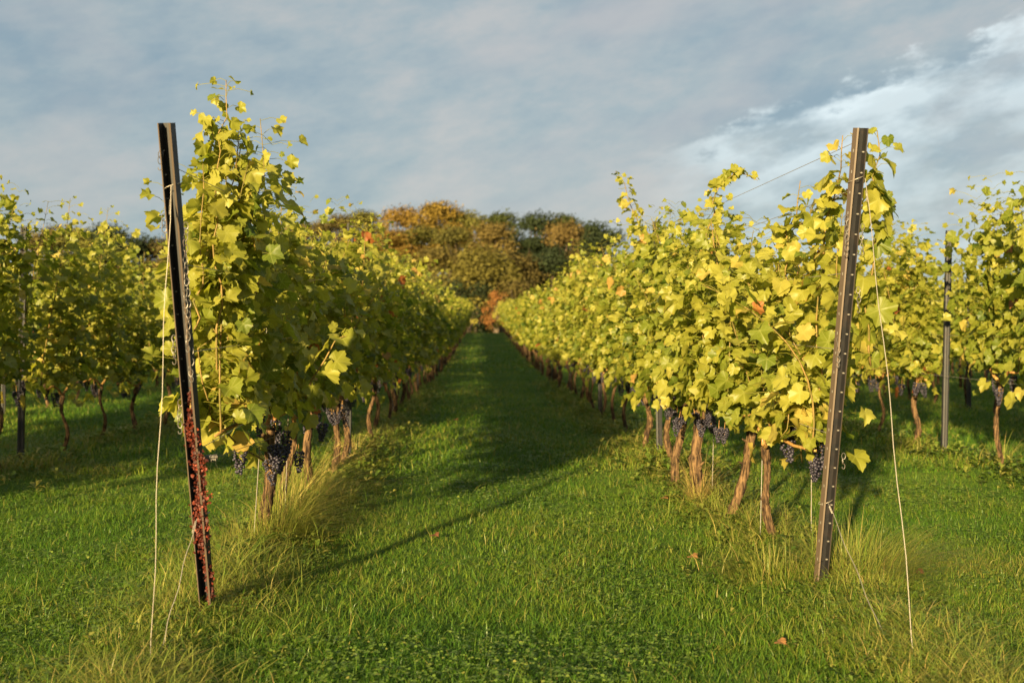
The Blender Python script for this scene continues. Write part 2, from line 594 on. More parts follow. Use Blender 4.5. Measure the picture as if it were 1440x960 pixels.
def cluster_mesh(name, seed, nb=55, length=.17, rad=.045, br=.0088, sub=2):
    r_ = random.Random(seed)
    import bmesh
    bm = bmesh.new()
    bmesh.ops.create_icosphere(bm, subdivisions=sub, radius=1)
    tv = np.array([v.co[:] for v in bm.verts]); tf = np.array([[v.index for v in f.verts] for f in bm.faces])
    bm.free()
    C = []
    tries = 0
    while len(C) < nb and tries < 6000:
        tries += 1
        z = r_.random() ** .8
        prof = rad * (1 - .75 * z) * (.55 + .45 * min(1, z * 6))
        a = r_.uniform(0, 6.28); q = prof * r_.uniform(.6, 1)
        c = (q * math.cos(a), q * math.sin(a), -.025 - z * length)
        if all((c[0] - d[0]) ** 2 + (c[1] - d[1]) ** 2 + (c[2] - d[2]) ** 2 > (br * 1.55) ** 2 for d in C):
            C.append(c)
    C = np.array(C)
    st = [(.002 * math.sin(i), 0, .03 - i * .03) for i in range(5)]
    smb = MB(); smb.tube(st, .0022, 5)
    s = np.array([br * r_.uniform(.8, 1.12) for _ in C])
    V = (tv[None] * s[:, None, None] + C[:, None]).reshape(-1, 3)
    Fc = (tf[None] + (np.arange(len(C)) * len(tv))[:, None, None]).reshape(-1, 3)
    tn = np.repeat([r_.random() for _ in C], len(tf))
    q4 = [f for f in smb.f if len(f) == 4]
    me = np_mesh(name, np.concatenate([V, smb.v[0]]), [Fc, np.array(q4) + len(V)], M_GRAPE, np.concatenate([tn, np.full(len(q4), .5)]))
    me.materials.append(M_CANE)
    mi = np.zeros(len(me.polygons), np.int32); mi[len(Fc):] = 1
    me.polygons.foreach_set('material_index', mi)
    return me


CL_NEAR = [cluster_mesh('grape_cluster', 100 + i, 62, r, q) for i, (r, q) in enumerate(((.15, .05), (.18, .052), (.12, .045), (.16, .058)))]
CL_FAR = [cluster_mesh('grape_cluster', 200 + i, 30, .16, .055, .014, 1) for i in range(2)]


def trunk_mb(r_, h, lean=(0, 0), r0=.03, bow=.03, knob=True):
    b = MB()
    st = random.getstate(); random.seed(r_.random())
    pts, rad = [], []
    n = 20
    a = r_.uniform(0, 6.28)
    for i in range(n + 1):
        f = i / n
        pts.append((lean[0] * f + bow * math.sin(a + 4.2 * f) * math.sin(math.pi * min(1, f * 1.1)), lean[1] * f + bow * math.cos(a + 3.5 * f) * math.sin(math.pi * f) , -.05 + (h + .05) * f))
        rad.append(r0 * (1.25 - .5 * f + .35 * max(0, (.12 - f) / .12) + (.55 * math.exp(-((f - .95) / .08) ** 2) if knob else 0)) * r_.uniform(.86, 1.16))
    b.tube(pts, rad, 11, .16)
    for k in range(16):           # loose strips of old bark
        i0 = r_.randint(0, n - 5); i1 = min(n, i0 + r_.randint(3, 6)); a0 = r_.uniform(0, 6.28)
        P_ = []
        for i in range(i0, i1 + 1):
            lift = 1.0 + .35 * abs(i - (i0 + i1) / 2) / (i1 - i0) * r_.uniform(.3, 1.4)
            q_ = Vector(pts[i]); P_.append(q_ + Vector((math.cos(a0), math.sin(a0), 0)) * rad[i] * lift)
            a0 += r_.uniform(-.18, .18)
        b.tube(P_, [r0 * .16 * r_.uniform(.5, 1.2) for _ in P_], 4, .2)
    for k in range(3):            # spurs
        f = r_.uniform(.15, .9); i = int(f * n)
        p = Vector(pts[i]); d = Vector((r_.uniform(-1, 1), r_.uniform(-1, 1), r_.uniform(.1, 1))).normalized()
        b.tube([p, p + d * r0 * 1.2, p + d * r0 * 2.2], [r0 * .5, r0 * .35, r0 * .1], 6, .2)
    random.setstate(st)
    return b, Vector(pts[-1])


def make_vine(seed, near=True, ext=(-.5, .5), h=.68, lean=(0, 0), r0=.03, nshoot=None, top=(1.95, 2.3), tint=.5, extra=(), thick=1.0,
              leaf_scale=1.0, clusters=4, parts=True, low=0.0, step=.043, shoots_vis=3, bow=.03, arms=None, droop=.18, name='grapevine'):
    """grapevine rooted at the origin, its row running along y.  extra: explicit shoots (path, leaf options) in local coordinates"""
    r_ = random.Random(seed)
    root = empty(name, (0, 0, 0))
    tb, head = trunk_mb(r_, h, lean, r0, bow)
    tb.build('trunk', M_BARK, root, True)
    L = dict(P=[], T=[], N=[], S=[], C=[], pet=[])
    # the two canes tied along the fruiting wire
    arm_pts = []
    arms = arms or [[head, head + Vector((r_.uniform(-.04, .04), ext[1] * .4, .10)), Vector((0, ext[1] * .95, h + .07))],
                    [head, head + Vector((r_.uniform(-.04, .04), ext[0] * .4, .09)), Vector((0, ext[0] * .95, h + .06))]]
    for A in arms:
        A = [Vector(p) for p in A]
        fine = []
        for a, b in zip(A[:-1], A[1:]):
            for k in range(4):
                fine.append(a.lerp(b, k / 4) + Vector((r_.gauss(0, .008), r_.gauss(0, .008), r_.gauss(0, .008))))
        fine.append(A[-1])
        c = MB(); c.tube(fine, list(np.linspace(.014, .007, len(fine))), 7, .12)
        if parts: c.build('cane', M_CANE, root, True)
        arm_pts.append(fine)
    nshoot = nshoot or max(6, int((ext[1] - ext[0]) * 12))
    paths = []
    for k in range(nshoot):
        yb = ext[0] + (ext[1] - ext[0]) * (k + .5) / nshoot + r_.uniform(-.04, .04)
        xb = r_.gauss(0, .03)
        topz = r_.uniform(*top)
        b0 = Vector((xb, yb, h + .08))
        fl = 0 if r_.random() < .72 else r_.uniform(.5, 1.0)
        if r_.random() < .12: topz += r_.uniform(.12, .3)
        P_ = shoot_path(b0, topz - b0.z, r_, (r_.gauss(0, .15 * thick), r_.gauss(0, .10)), .09 * thick, 9, fl)
        paths.append(P_)
        put_leaves(P_, r_, L, step, (.075 * leaf_scale, .13 * leaf_scale), tint, (.03, .15 * thick))
    # hanging leaves round the fruit zone
    for k in range(int(nshoot * droop * 10)):
        yb = r_.uniform(*ext)
        sx = r_.choice((-1, 1))
        p = Vector((sx * r_.uniform(.04, .26) * thick, yb, h + r_.uniform(-.02 - low, .32)))
        L['P'].append(p); L['T'].append(Vector((sx * .4 + r_.gauss(0, .3), r_.gauss(0, .4), -r_.uniform(.4, 1))))
        L['N'].append(Vector((sx * .8, r_.gauss(-.2, .5), r_.uniform(.1, .7)))); L['S'].append(r_.uniform(.08, .14) * leaf_scale)
        tn = min(.95, tint + .18 + r_.gauss(0, .2)); L['C'].append(1.0 if r_.random() < .05 else max(0, tn)); L['pet'].append((p, p))
    for E in extra:
        raw = [Vector(p) for p in E['path']]
        path = [raw[0]]
        for a_, b_ in zip(raw[:-1], raw[1:]):
            for f_ in (.33, .66, 1.0):
                path.append(a_.lerp(b_, f_) + Vector((r_.gauss(0, .011), r_.gauss(0, .012), 0)))
        paths.insert(0, path)
        put_leaves(path, r_, L, E.get('step', .05), E.get('size', (.06, .12)), E.get('tint', tint + .1), E.get('spread', (.02, .09)), lateral=E.get('lateral', .3))
    if parts:
        for k, P_ in enumerate(paths[:len(extra)] + [paths[i] for i in range(len(extra), len(paths), max(1, (len(paths) - len(extra)) // shoots_vis))]):
            c = MB(); c.tube(P_, list(np.linspace(.0055, .002, len(P_))), 6, .05)
            if k == 0 or near:
                pass
            c.build('shoot', M_SHOOT, root, True)
    me = leaves_mesh('foliage', L['P'], L['T'], L['N'], L['S'], L['C'], 'near' if near else 'far', M_LEAF if near else M_LEAF_FAR, L['pet'] if near else None)
    fo = np_obj('foliage', me, root)
    for k in range(clusters):
        o = np_obj('grape_cluster', r_.choice(CL_NEAR if near else CL_FAR), root)
        o.location = (r_.uniform(-.10, .10), r_.uniform(ext[0] * .8, ext[1] * .8), h + r_.uniform(-.06, .12))
        o.rotation_euler = (r_.uniform(-.2, .2), r_.uniform(-.2, .2), r_.uniform(0, 6.28))
        s = r_.uniform(.6, .98); o.scale = (s, s, s * r_.uniform(.8, 1.1))
    return root


def copy_tree(o, parent=None, drop=()):
    c = o.copy()
    COL.objects.link(c)
    if parent is not None: c.parent = parent
    for ch in o.children:
        if ch.name.split('.')[0] in drop: continue
        copy_tree(ch, c, drop)
    return c


ORD = ['first', 'second', 'third', 'fourth', 'fifth', 'sixth', 'seventh', 'eighth', 'ninth', 'tenth', 'eleventh', 'twelfth']

# ------------------------------------------------------------------ trellis: end posts
def channel(mb, A, B, prof, th=.003, right=Vector((1, 0, 0)), edge=()):
    """a folded steel section: open profile (x across, y depth) swept from A to B with thickness th"""
    A, B = Vector(A), Vector(B)
    ax = (B - A).normalized()
    rt = (right - ax * right.dot(ax)).normalized()
    fw = ax.cross(rt)           # away from the camera for an upright post
    P = [Vector((p[0], p[1])) for p in prof]
    n = len(P)
    off = []
    for i in range(n):
        d = (P[min(i + 1, n - 1)] - P[max(i - 1, 0)]).normalized()
        off.append(Vector((-d.y, d.x)) * th)
    ring = [p + o * .5 for p, o in zip(P, off)] + [p - o * .5 for p, o in list(zip(P, off))[::-1]]
    vs = [tuple(E + rt * q.x + fw * q.y) for E in (A, B) for q in ring]
    k = len(ring)
    fs = [(i, (i + 1) % k, k + (i + 1) % k, k + i) for i in range(k)]
    for i in range(n - 1):
        fs.append((i + 1, i, k - 1 - i, k - 2 - i))
        fs.append((k + i, k + i + 1, k + k - 2 - i, k + k - 1 - i))
    mb.add(vs, fs)
    for i in edge:          # lips and flange that get the painted sunlit tan
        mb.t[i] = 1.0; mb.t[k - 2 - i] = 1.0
    return ax, rt, fw


def metal_post(base, top, prof, label, group=None, name='trellis_post', w_=.048, tabs=True, right=Vector((1, 0, 0)), mat=None, edge=()):
    base, top = Vector(base), Vector(top)
    root = empty(name, base)
    b = MB()
    ax, rt, fw = channel(b, (0, 0, -.12), top - base, prof, .003, right, edge)
    b.build('post_body', mat or M_POST, root)
    if tabs:
        H = (top - base).length
        rot = Matrix((rt, fw, ax)).transposed()
        z = H - .10
        while z > .12:
            for s in (-1, 1):
                tb = MB()
                c = ax * z + rt * s * (w_ / 2 - .004) + fw * (-.028)
                tb.box(c, (.011, .006, .005), rot)
                tb.box(c + rt * s * .005 + ax * .004, (.003, .006, .012), rot)
                tb.build('wire_hook', M_TAB, root)
            z -= .088
    return setp(root, label, 'post', group)


PROF_L = [(-.020, .022), (-.031, .018), (-.031, -.018), (-.012, -.022), (.002, -.010), (.006, -.024), (.029, -.016), (.031, .020), (.020, .024)]
PROF_R = [(-.019, -.027), (-.024, -.024), (-.024, .016), (-.008, .016), (-.005, .011), (.005, .011), (.008, .016), (.024, .016), (.024, -.024), (.019, -.027)]
PROF_S = [(-.012, .020), (-.024, .018), (-.025, -.016), (-.012, -.020), (0, -.010), (.012, -.020), (.025, -.016), (.024, .018), (.012, .020)]

LB = px(296, 866, 4.42); LT = px(234.5, 173, 3.97)
LB.z = g1(LB.x, LB.y) - .0
RB = px(1150, 826, 4.93); RT = px(1210, 180, 4.52)
RB.z = g1(RB.x, RB.y)
metal_post(LB, LT, PROF_R, 'dark steel end post on the left, leaning, its lower half covered in red growth', name='end_post', right=Vector((math.cos(R(10)), -math.sin(R(10)), 0)), mat=M_POST_LIT_EDGE, edge=(0, 8))
metal_post(RB, RT, PROF_R, 'dark channel steel end post on the right, leaning, leaves round its top', name='end_post', right=Vector((math.cos(R(7)), math.sin(R(7)), 0)), mat=M_POST_LIT_EDGE, edge=(0, 1, 8))


def on_post(B, T, z):
    f = (z - B.z) / (T.z - B.z)
    return B.lerp(T, f)


# ------------------------------------------------------------------ line posts
POSTS = {-1: [9.35 + 4.95 * i for i in range(15)], 1: [9.6 + 4.85 * i for i in range(15)],
         -2: [9.76 + 4.9 * i for i in range(9)], 2: [10.0 + 4.9 * i for i in range(9)],
         -3: [10.3 + 4.9 * i for i in range(7)], 3: [10.6 + 4.9 * i for i in range(7)]}
SIDE = {-3: 'third row left of path', -2: 'second row left of path', -1: 'row left of path',
        1: 'row right of path', 2: 'second row right of path', 3: 'third row right of path'}
proto_post = None
for row, ylist in POSTS.items():
    for i, y in enumerate(ylist):
        x = ROWX[row]
        if row == -2 and i == 0: x -= .22
        tilt = random.uniform(-.02, .02)
        if proto_post is None:
            proto_post = metal_post((0, 0, 0), (0, 0, 2.11), PROF_S, 'post', name='trellis_post', w_=.048, tabs=False)
            o = proto_post
        else:
            o = copy_tree(proto_post)
        o.location = (x, y, g1(x, y)); o.rotation_euler = (0, tilt, random.uniform(-.2, .2))
        if i < 6:
            lab = f'slim dark steel post, {ORD[i]} from front, {SIDE[row]}'
            if row == 2 and i == 0: lab = 'slim dark upright trellis post standing clear of leaves at the right of the photo'
        else:
            lab = f'small far steel trellis post deep in the {SIDE[row]}'
        setp(o, lab, 'post', 'steel posts along the vine rows')

# ------------------------------------------------------------------ wires, chains, guy wires
WIRE_Z = [.74, 1.12, 1.45, 1.80]
for row in ROWX:
    for j, z in enumerate(WIRE_Z + ([2.0] if row == 1 else [])):
        x = ROWX[row]
        if row == -1: a = on_post(LB, LT, z)
        elif row == 1: a = on_post(RB, RT, z + (0.0 if z > 1.9 else 0))
        else: a = Vector((x, 5.2 if abs(row) == 2 else 8.0, z + g1(x, 6)))
        if row in (-1, 1): a = a + Vector((.025 * (1 if row < 0 else -1), .01, 0))
        pts = [a]
        yy = [y for y in POSTS[row] if y > a.y]
        for p0, p1 in zip([a.y] + yy[:-1], yy):
            for f in (.5, 1.0):
                y = p0 + (p1 - p0) * f
                zz = min(z, 2.03) + g1(x, y) - (.015 if f == .5 else 0)
                pts.append(Vector((x + .03 * (1 if j % 2 else -1), y, zz)))
        b = MB(); b.tube(pts, .0016, 5)
        o = b.build('trellis_wire', M_WIRE)
        hname = ['lowest', 'second lowest', 'middle', 'upper', 'topmost'][j]
        setp(o, f'{hname} thin steel wire running through the {SIDE[row]}', 'wire', 'wires strung along the vine rows')


def coil(mb, c, ax, n=5, r=.008, pitch=.0045, wr=.0014):
    c = Vector(c); ax = Vector(ax).normalized(); a = ax.orthogonal().normalized(); b = ax.cross(a)
    pts = []
    for i in range(n * 10 + 1):
        th = 2 * math.pi * i / 10
        pts.append(c + ax * pitch * i / 10 + (a * math.cos(th) + b * math.sin(th)) * r)
    mb.tube(pts, wr, 5)


def guy(A, B, label, sag=.02, tie=None):
    b = MB()
    A, B = Vector(A), Vector(B)
    pts = [A.lerp(B, i / 14) + Vector((.004 * math.sin(i * 1.3), -sag * math.sin(math.pi * i / 14) * .5, -sag * math.sin(math.pi * i / 14) * .4)) for i in range(15)]
    b.tube(pts, .0015, 6)
    coil(b, A.lerp(B, .03), (B - A), 9, .0035, .006, .0013)
    if tie is not None:      # loop round the post
        t_ = [Vector(tie) + Vector((.031 * math.cos(q), .034 * math.sin(q), .012 * math.cos(q))) for q in np.linspace(0, 6.28, 17)]
        b.tube(t_, .0016, 5)
    o = b.build('guy_wire', M_WIRE)
    return setp(o, label, 'wire', 'guy wires of the end posts')


tl = on_post(LB, LT, 1.735)
guy(tl + Vector((.005, -.035, 0)), px(212, 945, 3.86), 'pale guy wire hanging from the top of the red-covered left end post to the grass', .03, tl)
tl2 = on_post(LB, LT, .46)
guy(tl2 + Vector((-.01, -.035, 0)), px(216, 950, 3.88), 'short slack guy wire from the lower red part of the left end post', .05, tl2)
tr = on_post(RB, RT, 1.85)
guy(tr + Vector((.03, -.03, 0)), px(1288, 950, 3.75), 'long pale guy wire right of the channel post, reaching down to the front grass', .05, tr)
tr2 = on_post(RB, RT, .42)
guy(tr2 + Vector((.0, -.035, 0)), px(1262, 938, 3.8), 'short guy wire from the foot of the right channel post down to the tuft', .05, tr2)


def chain(p, n, label, pitch=.021):
    b = MB()
    p = Vector(p)
    x = p.x; z = p.z
    for i in range(n):
        c = Vector((x + random.uniform(-.003, .003), p.y + random.uniform(-.002, .002), z - pitch * i))
        al = random.uniform(-.3, .3) + (math.pi / 2 if i % 2 else 0) * .8
        loop = [c + Vector((math.cos(q) * .0085 * math.cos(al), math.cos(q) * .0085 * math.sin(al), math.sin(q) * .0145)) for q in np.linspace(0, 2 * math.pi, 13)]
        b.tube(loop, .0016, 5, caps=False)
    # small hook at its lower end
    c = Vector((x, p.y, z - pitch * n))
    b.tube([c + Vector((.007 * math.sin(q), 0, .012 * math.cos(q) - .004)) for q in np.linspace(0, 4.6, 9)], .0018, 5)
    o = b.build('chain', M_CHAIN)
    return setp(o, label, 'chain', 'chains hanging from the end posts')


def pp(B, T, pixel, dx=0, dy=-.01):
    """point near the post seen at this pixel"""
    z = px(pixel[0], pixel[1], (B.y + T.y) / 2).z
    for _ in range(4):
        q = on_post(B, T, z); z = px(pixel[0], pixel[1], q.y).z
    q = px(pixel[0], pixel[1], q.y)
    return q + Vector((dx, dy, 0))


chain(pp(LB, LT, (262, 318)), 15, 'longest steel chain, on the right edge of the left end post near the wire')
chain(pp(LB, LT, (265, 396)), 12, 'knotted steel chain on the left end post below the longest chain')
chain(pp(LB, LT, (270, 478)), 7, 'short chain right side of the left end post above the red growth')
chain(pp(LB, LT, (246, 476)), 4, 'small chain on the left side of the left end post at mid height')
chain(pp(LB, LT, (254, 566)), 5, 'lowest chain, hanging at the left edge beside the red growth')
chain(pp(LB, LT, (226, 218)), 2, 'tiny shackle sticking out left near the top of the left end post')
chain(pp(LB, LT, (231, 306)), 3, 'little chain bit left of the left end post at a third of its height')
chain(pp(RB, RT, (1187, 308), dy=-.03), 7, 'chain in the leaves left of the right channel post')
chain(pp(RB, RT, (1209, 320), dy=-.03), 5, 'upper chain on the right edge of the right channel post')
chain(pp(RB, RT, (1204, 408), dy=-.03), 4, 'middle chain on the right edge of the right channel post')
chain(pp(RB, RT, (1175, 478), dy=-.03), 5, 'chain hanging over the leaves left of the right channel post at mid height')
chain(pp(RB, RT, (1183, 640), dy=-.03), 2, 'single open hook low on the right side of the channel post')
b = MB()
q0 = pp(LB, LT, (288, 643), dy=.0)
coil(b, q0, (1, .35, .02), 9, .009, .0055, .0018)
coil(b, q0 + Vector((0, 0, -.012)), (1, .35, .05), 8, .008, .0055, .0018)
b.tube([q0 + Vector((.045, .015, 0)), px(345, 628, 5.2), px(392, 612, 5.9)], .0015, 5)
setp(b.build('tension_spring', M_CHAIN), 'coiled tension spring with wire beside the red part of the left post', 'spring')

# ------------------------------------------------------------------ red growth on the left post
r_ = random.Random(5)
L = dict(P=[], T=[], N=[], S=[], C=[])
for k in range(2600):
    f = r_.random() ** .9
    z = .04 + f * .92
    dens = (.35 + .65 * float(smooth(.0, .4, z))) if z < .62 else max(0, 1 - (z - .62) / .30)
    dens *= .35 + .65 * (math.sin(z * 31) * math.sin(z * 13 + 1) > -.25)
    if r_.random() > dens: continue
    c = on_post(LB, LT, z + LB.z)
    xo = .010 * math.sin(z * 14) + .008 + r_.gauss(0, .010 if z < .8 else .005) * (1.2 if .25 < z < .78 else .8)
    L['P'].append(c + Vector((xo, -.032 - abs(r_.gauss(0, .008)), r_.uniform(-.01, .01))))
    L['T'].append(Vector((r_.gauss(0, 1), r_.gauss(-.4, .5), r_.gauss(-.3, 1))))
    L['N'].append(Vector((r_.gauss(0, 1), -1, r_.gauss(0, 1))))
    L['S'].append(r_.uniform(.007, .017)); L['C'].append(r_.random())
root = np_obj('red_creeper', leaves_mesh('red_creeper', L['P'], L['T'], L['N'], L['S'], L['C'], 'far', M_RED))
setp(root, 'dried dark red creeper clinging down the front of the left end post', 'creeper')
b = MB()
b.tube([on_post(LB, LT, LB.z + z) + Vector((.010 * math.sin(z * 14) + .008, -.030, 0)) for z in np.linspace(0, .92, 24)], .003, 5, .3)
b.build('stem', M_CANE, root, True)

# ------------------------------------------------------------------ the signature vines at the front of the two middle rows
def at(root, x, y, label, group='grapevines in the rows'):
    root.location = (x, y, g1(x, y))
    return setp(root, label, 'grapevine', group)


def loc(x, y, pts):
    """pixel+depth triples -> local coordinates of a vine rooted at x,y"""
    o = Vector((x, y, g1(x, y)))
    return [px(*p) - o for p in pts]


# left row, first vine: long arm to the end post, tall shoot
VX, VY = -1.21, 5.95
v = make_vine(301, True, (-1.12, .30), .60, (.03, .02), .027, 20, (1.75, 2.05), .58,
              extra=[dict(path=loc(VX, VY, [(305, 520, 4.85), (312, 430, 4.85), (300, 340, 4.8), (306, 260, 4.8), (312, 190, 4.8), (322, 112, 4.8)]), step=.026, size=(.06, .12), lateral=.6, spread=(.02, .09)),
                     dict(path=loc(VX, VY, [(300, 420, 4.9), (310, 330, 4.9), (326, 250, 4.9), (345, 190, 4.95)]), size=(.08, .13), lateral=.8, step=.035),
                     dict(path=loc(VX, VY, [(305, 420, 4.95), (318, 330, 4.95), (330, 260, 4.9), (338, 175, 4.9)]), size=(.07, .12), lateral=.8, step=.03),
                     dict(path=loc(VX, VY, [(290, 400, 4.85), (296, 320, 4.85), (290, 250, 4.8), (300, 165, 4.8)]), size=(.06, .11), lateral=.5, step=.04, spread=(.02, .07)),
                     dict(path=loc(VX, VY, [(330, 400, 5.0), (345, 320, 5.0), (375, 245, 5.1)]), size=(.09, .14), lateral=.8, step=.035),
                     dict(path=loc(VX, VY, [(270, 470, 4.75), (285, 400, 4.75), (285, 340, 4.75), (283, 230, 4.75)]), size=(.07, .12), lateral=.3, spread=(.01, .04)),
                     dict(path=loc(VX, VY, [(372, 648, 5.9), (330, 625, 5.3), (298, 585, 5.0), (281, 540, 4.9), (283, 490, 4.85), (300, 462, 4.85)]), step=.22, size=(.10, .14), tint=.75),
                     dict(path=loc(VX, VY, [(350, 560, 5.2), (330, 580, 5.1), (310, 575, 5.0)]), step=.045, size=(.10, .15), tint=.85, lateral=.6),
                     dict(path=loc(VX, VY, [(430, 560, 5.5), (470, 480, 5.4), (500, 470, 5.4)]), size=(.09, .14), lateral=.4)],
              clusters=0, shoots_vis=6, thick=.9, droop=.15, bow=.02)
at(v, VX, VY, 'tallest leafy grapevine, foremost on the left, growing beside the red-covered post')
for (cx, cy, D, s) in ((338, 622, 5.35, 1.0), (386, 618, 5.55, 1.15), (398, 622, 5.7, 1.1), (376, 640, 5.75, .9), (405, 600, 5.7, 1.0), (420, 630, 6.0, .9), (366, 575, 5.6, .8), (455, 590, 6.2, 1.0)):
    o = np_obj('grape_cluster', random.choice(CL_NEAR), v)
    o.location = px(cx, cy, D) - v.location
    o.rotation_euler = (random.uniform(-.2, .2), random.uniform(-.2, .2), random.uniform(0, 6.2)); o.scale = (s * .88, s * .88, s * .88)

# right row, first vine
WX, WY = 1.64, 5.92
v = make_vine(302, True, (-.75, .30), .52, (-.06, .02), .019, 13, (1.5, 1.85), .58,
              extra=[dict(path=loc(WX, WY, [(1150, 420, 5.2), (1165, 330, 5.0), (1176, 260, 4.75), (1190, 190, 4.62)]), size=(.07, .12), step=.032, lateral=.6, spread=(.01, .07)),
                     dict(path=loc(WX, WY, [(1225, 520, 4.85), (1222, 430, 4.75), (1232, 350, 4.7), (1232, 280, 4.62), (1234, 185, 4.6)]), size=(.08, .14), step=.034, lateral=.5, tint=.5, spread=(.01, .05)),
                     dict(path=loc(WX, WY, [(1150, 560, 5.2), (1150, 450, 5.2), (1145, 360, 5.2), (1140, 290, 5.2)]), size=(.08, .13), step=.035, lateral=.7),
                     dict(path=loc(WX, WY, [(1180, 560, 4.95), (1182, 450, 4.9), (1180, 380, 4.85), (1178, 300, 4.8)]), size=(.08, .13), step=.04, lateral=.6, spread=(.01, .07)),
                     dict(path=loc(WX, WY, [(1100, 470, 5.6), (1105, 380, 5.6), (1118, 300, 5.5), (1125, 255, 5.5)]), size=(.08, .13), lateral=.5),
                     dict(path=loc(WX, WY, [(1060, 470, 5.8), (1082, 400, 5.7), (1100, 330, 5.6), (1180, 275, 5.1)]), size=(.07, .12), step=.05),
                     dict(path=loc(WX, WY, [(1128, 650, 5.9), (1135, 590, 5.7), (1150, 540, 5.5), (1155, 470, 5.4), (1165, 400, 5.2)]), size=(.09, .15), step=.08, tint=.85, lateral=.4),
                     dict(path=loc(WX, WY, [(1105, 540, 5.4), (1112, 580, 5.3), (1100, 615, 5.3)]), step=.05, size=(.11, .16), tint=.9)],
              clusters=0, shoots_vis=4, droop=.2, bow=.035)
at(v, WX, WY, 'golden foremost grapevine on the right, twisted trunk just behind the channel post')
for (cx, cy, D, s) in ((1104, 600, 5.55, 1.0), (1122, 590, 5.6, 1.0), (1148, 588, 5.45, 1.05), (1158, 612, 5.4, 1.0), (1148, 640, 5.5, .8), (1138, 600, 5.7, 1.1), (1168, 600, 5.6, .9)):
    o = np_obj('grape_cluster', random.choice(CL_NEAR), v)
    o.location = px(cx, cy, D) - v.location
    o.rotation_euler = (random.uniform(-.2, .2), random.uniform(-.2, .2), random.uniform(0, 6.2)); o.scale = (s, s, s)

# right row, second vine with the arched shoot; third with a thick old trunk
v = make_vine(303, True, (-.36, .42), .60, (.18, .05), .025, 14, (1.6, 1.85), .54,
              extra=[dict(path=loc(1.50, 6.5, [(985, 380, 6.5), (1000, 300, 6.5), (1012, 260, 6.5), (1035, 240, 6.5), (1066, 254, 6.4)]), step=.026, size=(.05, .10), lateral=.5, spread=(.01, .05))],
              clusters=4, shoots_vis=4, droop=.2, bow=.02)
at(v, 1.50, 6.5, 'grapevine with a slanting trunk and arching top shoot, second behind the channel post')
v = make_vine(304, True, (-.36, .42), .62, (.02, .02), .038, 13, (1.65, 1.95), .52, clusters=5, shoots_vis=3, droop=.2, thick=1.1)
at(v, 1.47, 7.25, 'grapevine with a thick shaggy straw-coloured trunk, third behind the right end post')
v = make_vine(305, True, (-.36, .42), .60, (.08, .02), .025, 13, (1.75, 2.05), .50,
              extra=[dict(path=loc(1.44, 8.05, [(905, 350, 8.6), (885, 290, 8.9), (862, 242, 9.2)]), step=.04, size=(.06, .11), lateral=.5, spread=(.02, .07))],
              clusters=4, shoots_vis=3, droop=.2, thick=1.1)
at(v, 1.46, 8.05, 'grapevine whose tall shoot leans left against the sky, fourth behind the right end post')
# left row, second to fourth
v = make_vine(306, True, (-.34, .36), .56, (.05, .03), .022, 12, (1.64, 1.92), .52, clusters=4, shoots_vis=3, droop=.15, thick=1.05)
at(v, -1.22, 6.65, 'grapevine with a thin dark trunk tied to a rod, second in the left row')
v = make_vine(307, True, (-.36, .42), .62, (.03, .03), .025, 13, (1.6, 1.82), .52, clusters=4, shoots_vis=3, droop=.15, thick=1.1)
at(v, -1.20, 7.4, 'grapevine rising from tall dry grass, third in the left row')
v = make_vine(308, True, (-.36, .42), .62, (.05, .0), .023, 13, (1.7, 1.98), .52, clusters=4, shoots_vis=3, droop=.15, thick=1.1)
at(v, -1.17, 8.3, 'grapevine just before the first slim post, fourth in the left row')

# ------------------------------------------------------------------ prototypes and the rows
PROTO = []
for k in range(7):
    PROTO.append(make_vine(400 + k, True, (-.40, .40), random.uniform(.58, .66), (random.uniform(-.06, .06), random.uniform(-.12, .12)), random.uniform(.015, .024), 12,
                           (1.85 + .05 * (k % 3), 2.2 + .05 * (k % 3)), min(.6, .44 + .03 * (k % 3)), clusters=4, shoots_vis=2, thick=random.uniform(.75, 1.15), droop=.18, low=.08, bow=.05))
FARP = []
for k in range(5):
    FARP.append(make_vine(500 + k, False, (-.45, .45), .62, (random.uniform(-.06, .06), random.uniform(-.12, .12)), .028, 11, (1.9, 2.3), .45,
                          clusters=3, shoots_vis=1, parts=False, leaf_scale=1.2, thick=1.0, step=.055, droop=.16))
used = set()
rows = {-1: (9.15, 80), 1: (8.95, 80), -2: (5.6, 44), 2: (5.8, 44), -3: (0.6, 42), 3: (9.4, 40)}
count = 0
ROWSIDE = {-1: 'row just left of the grass path', 1: 'row just right of the grass path'}
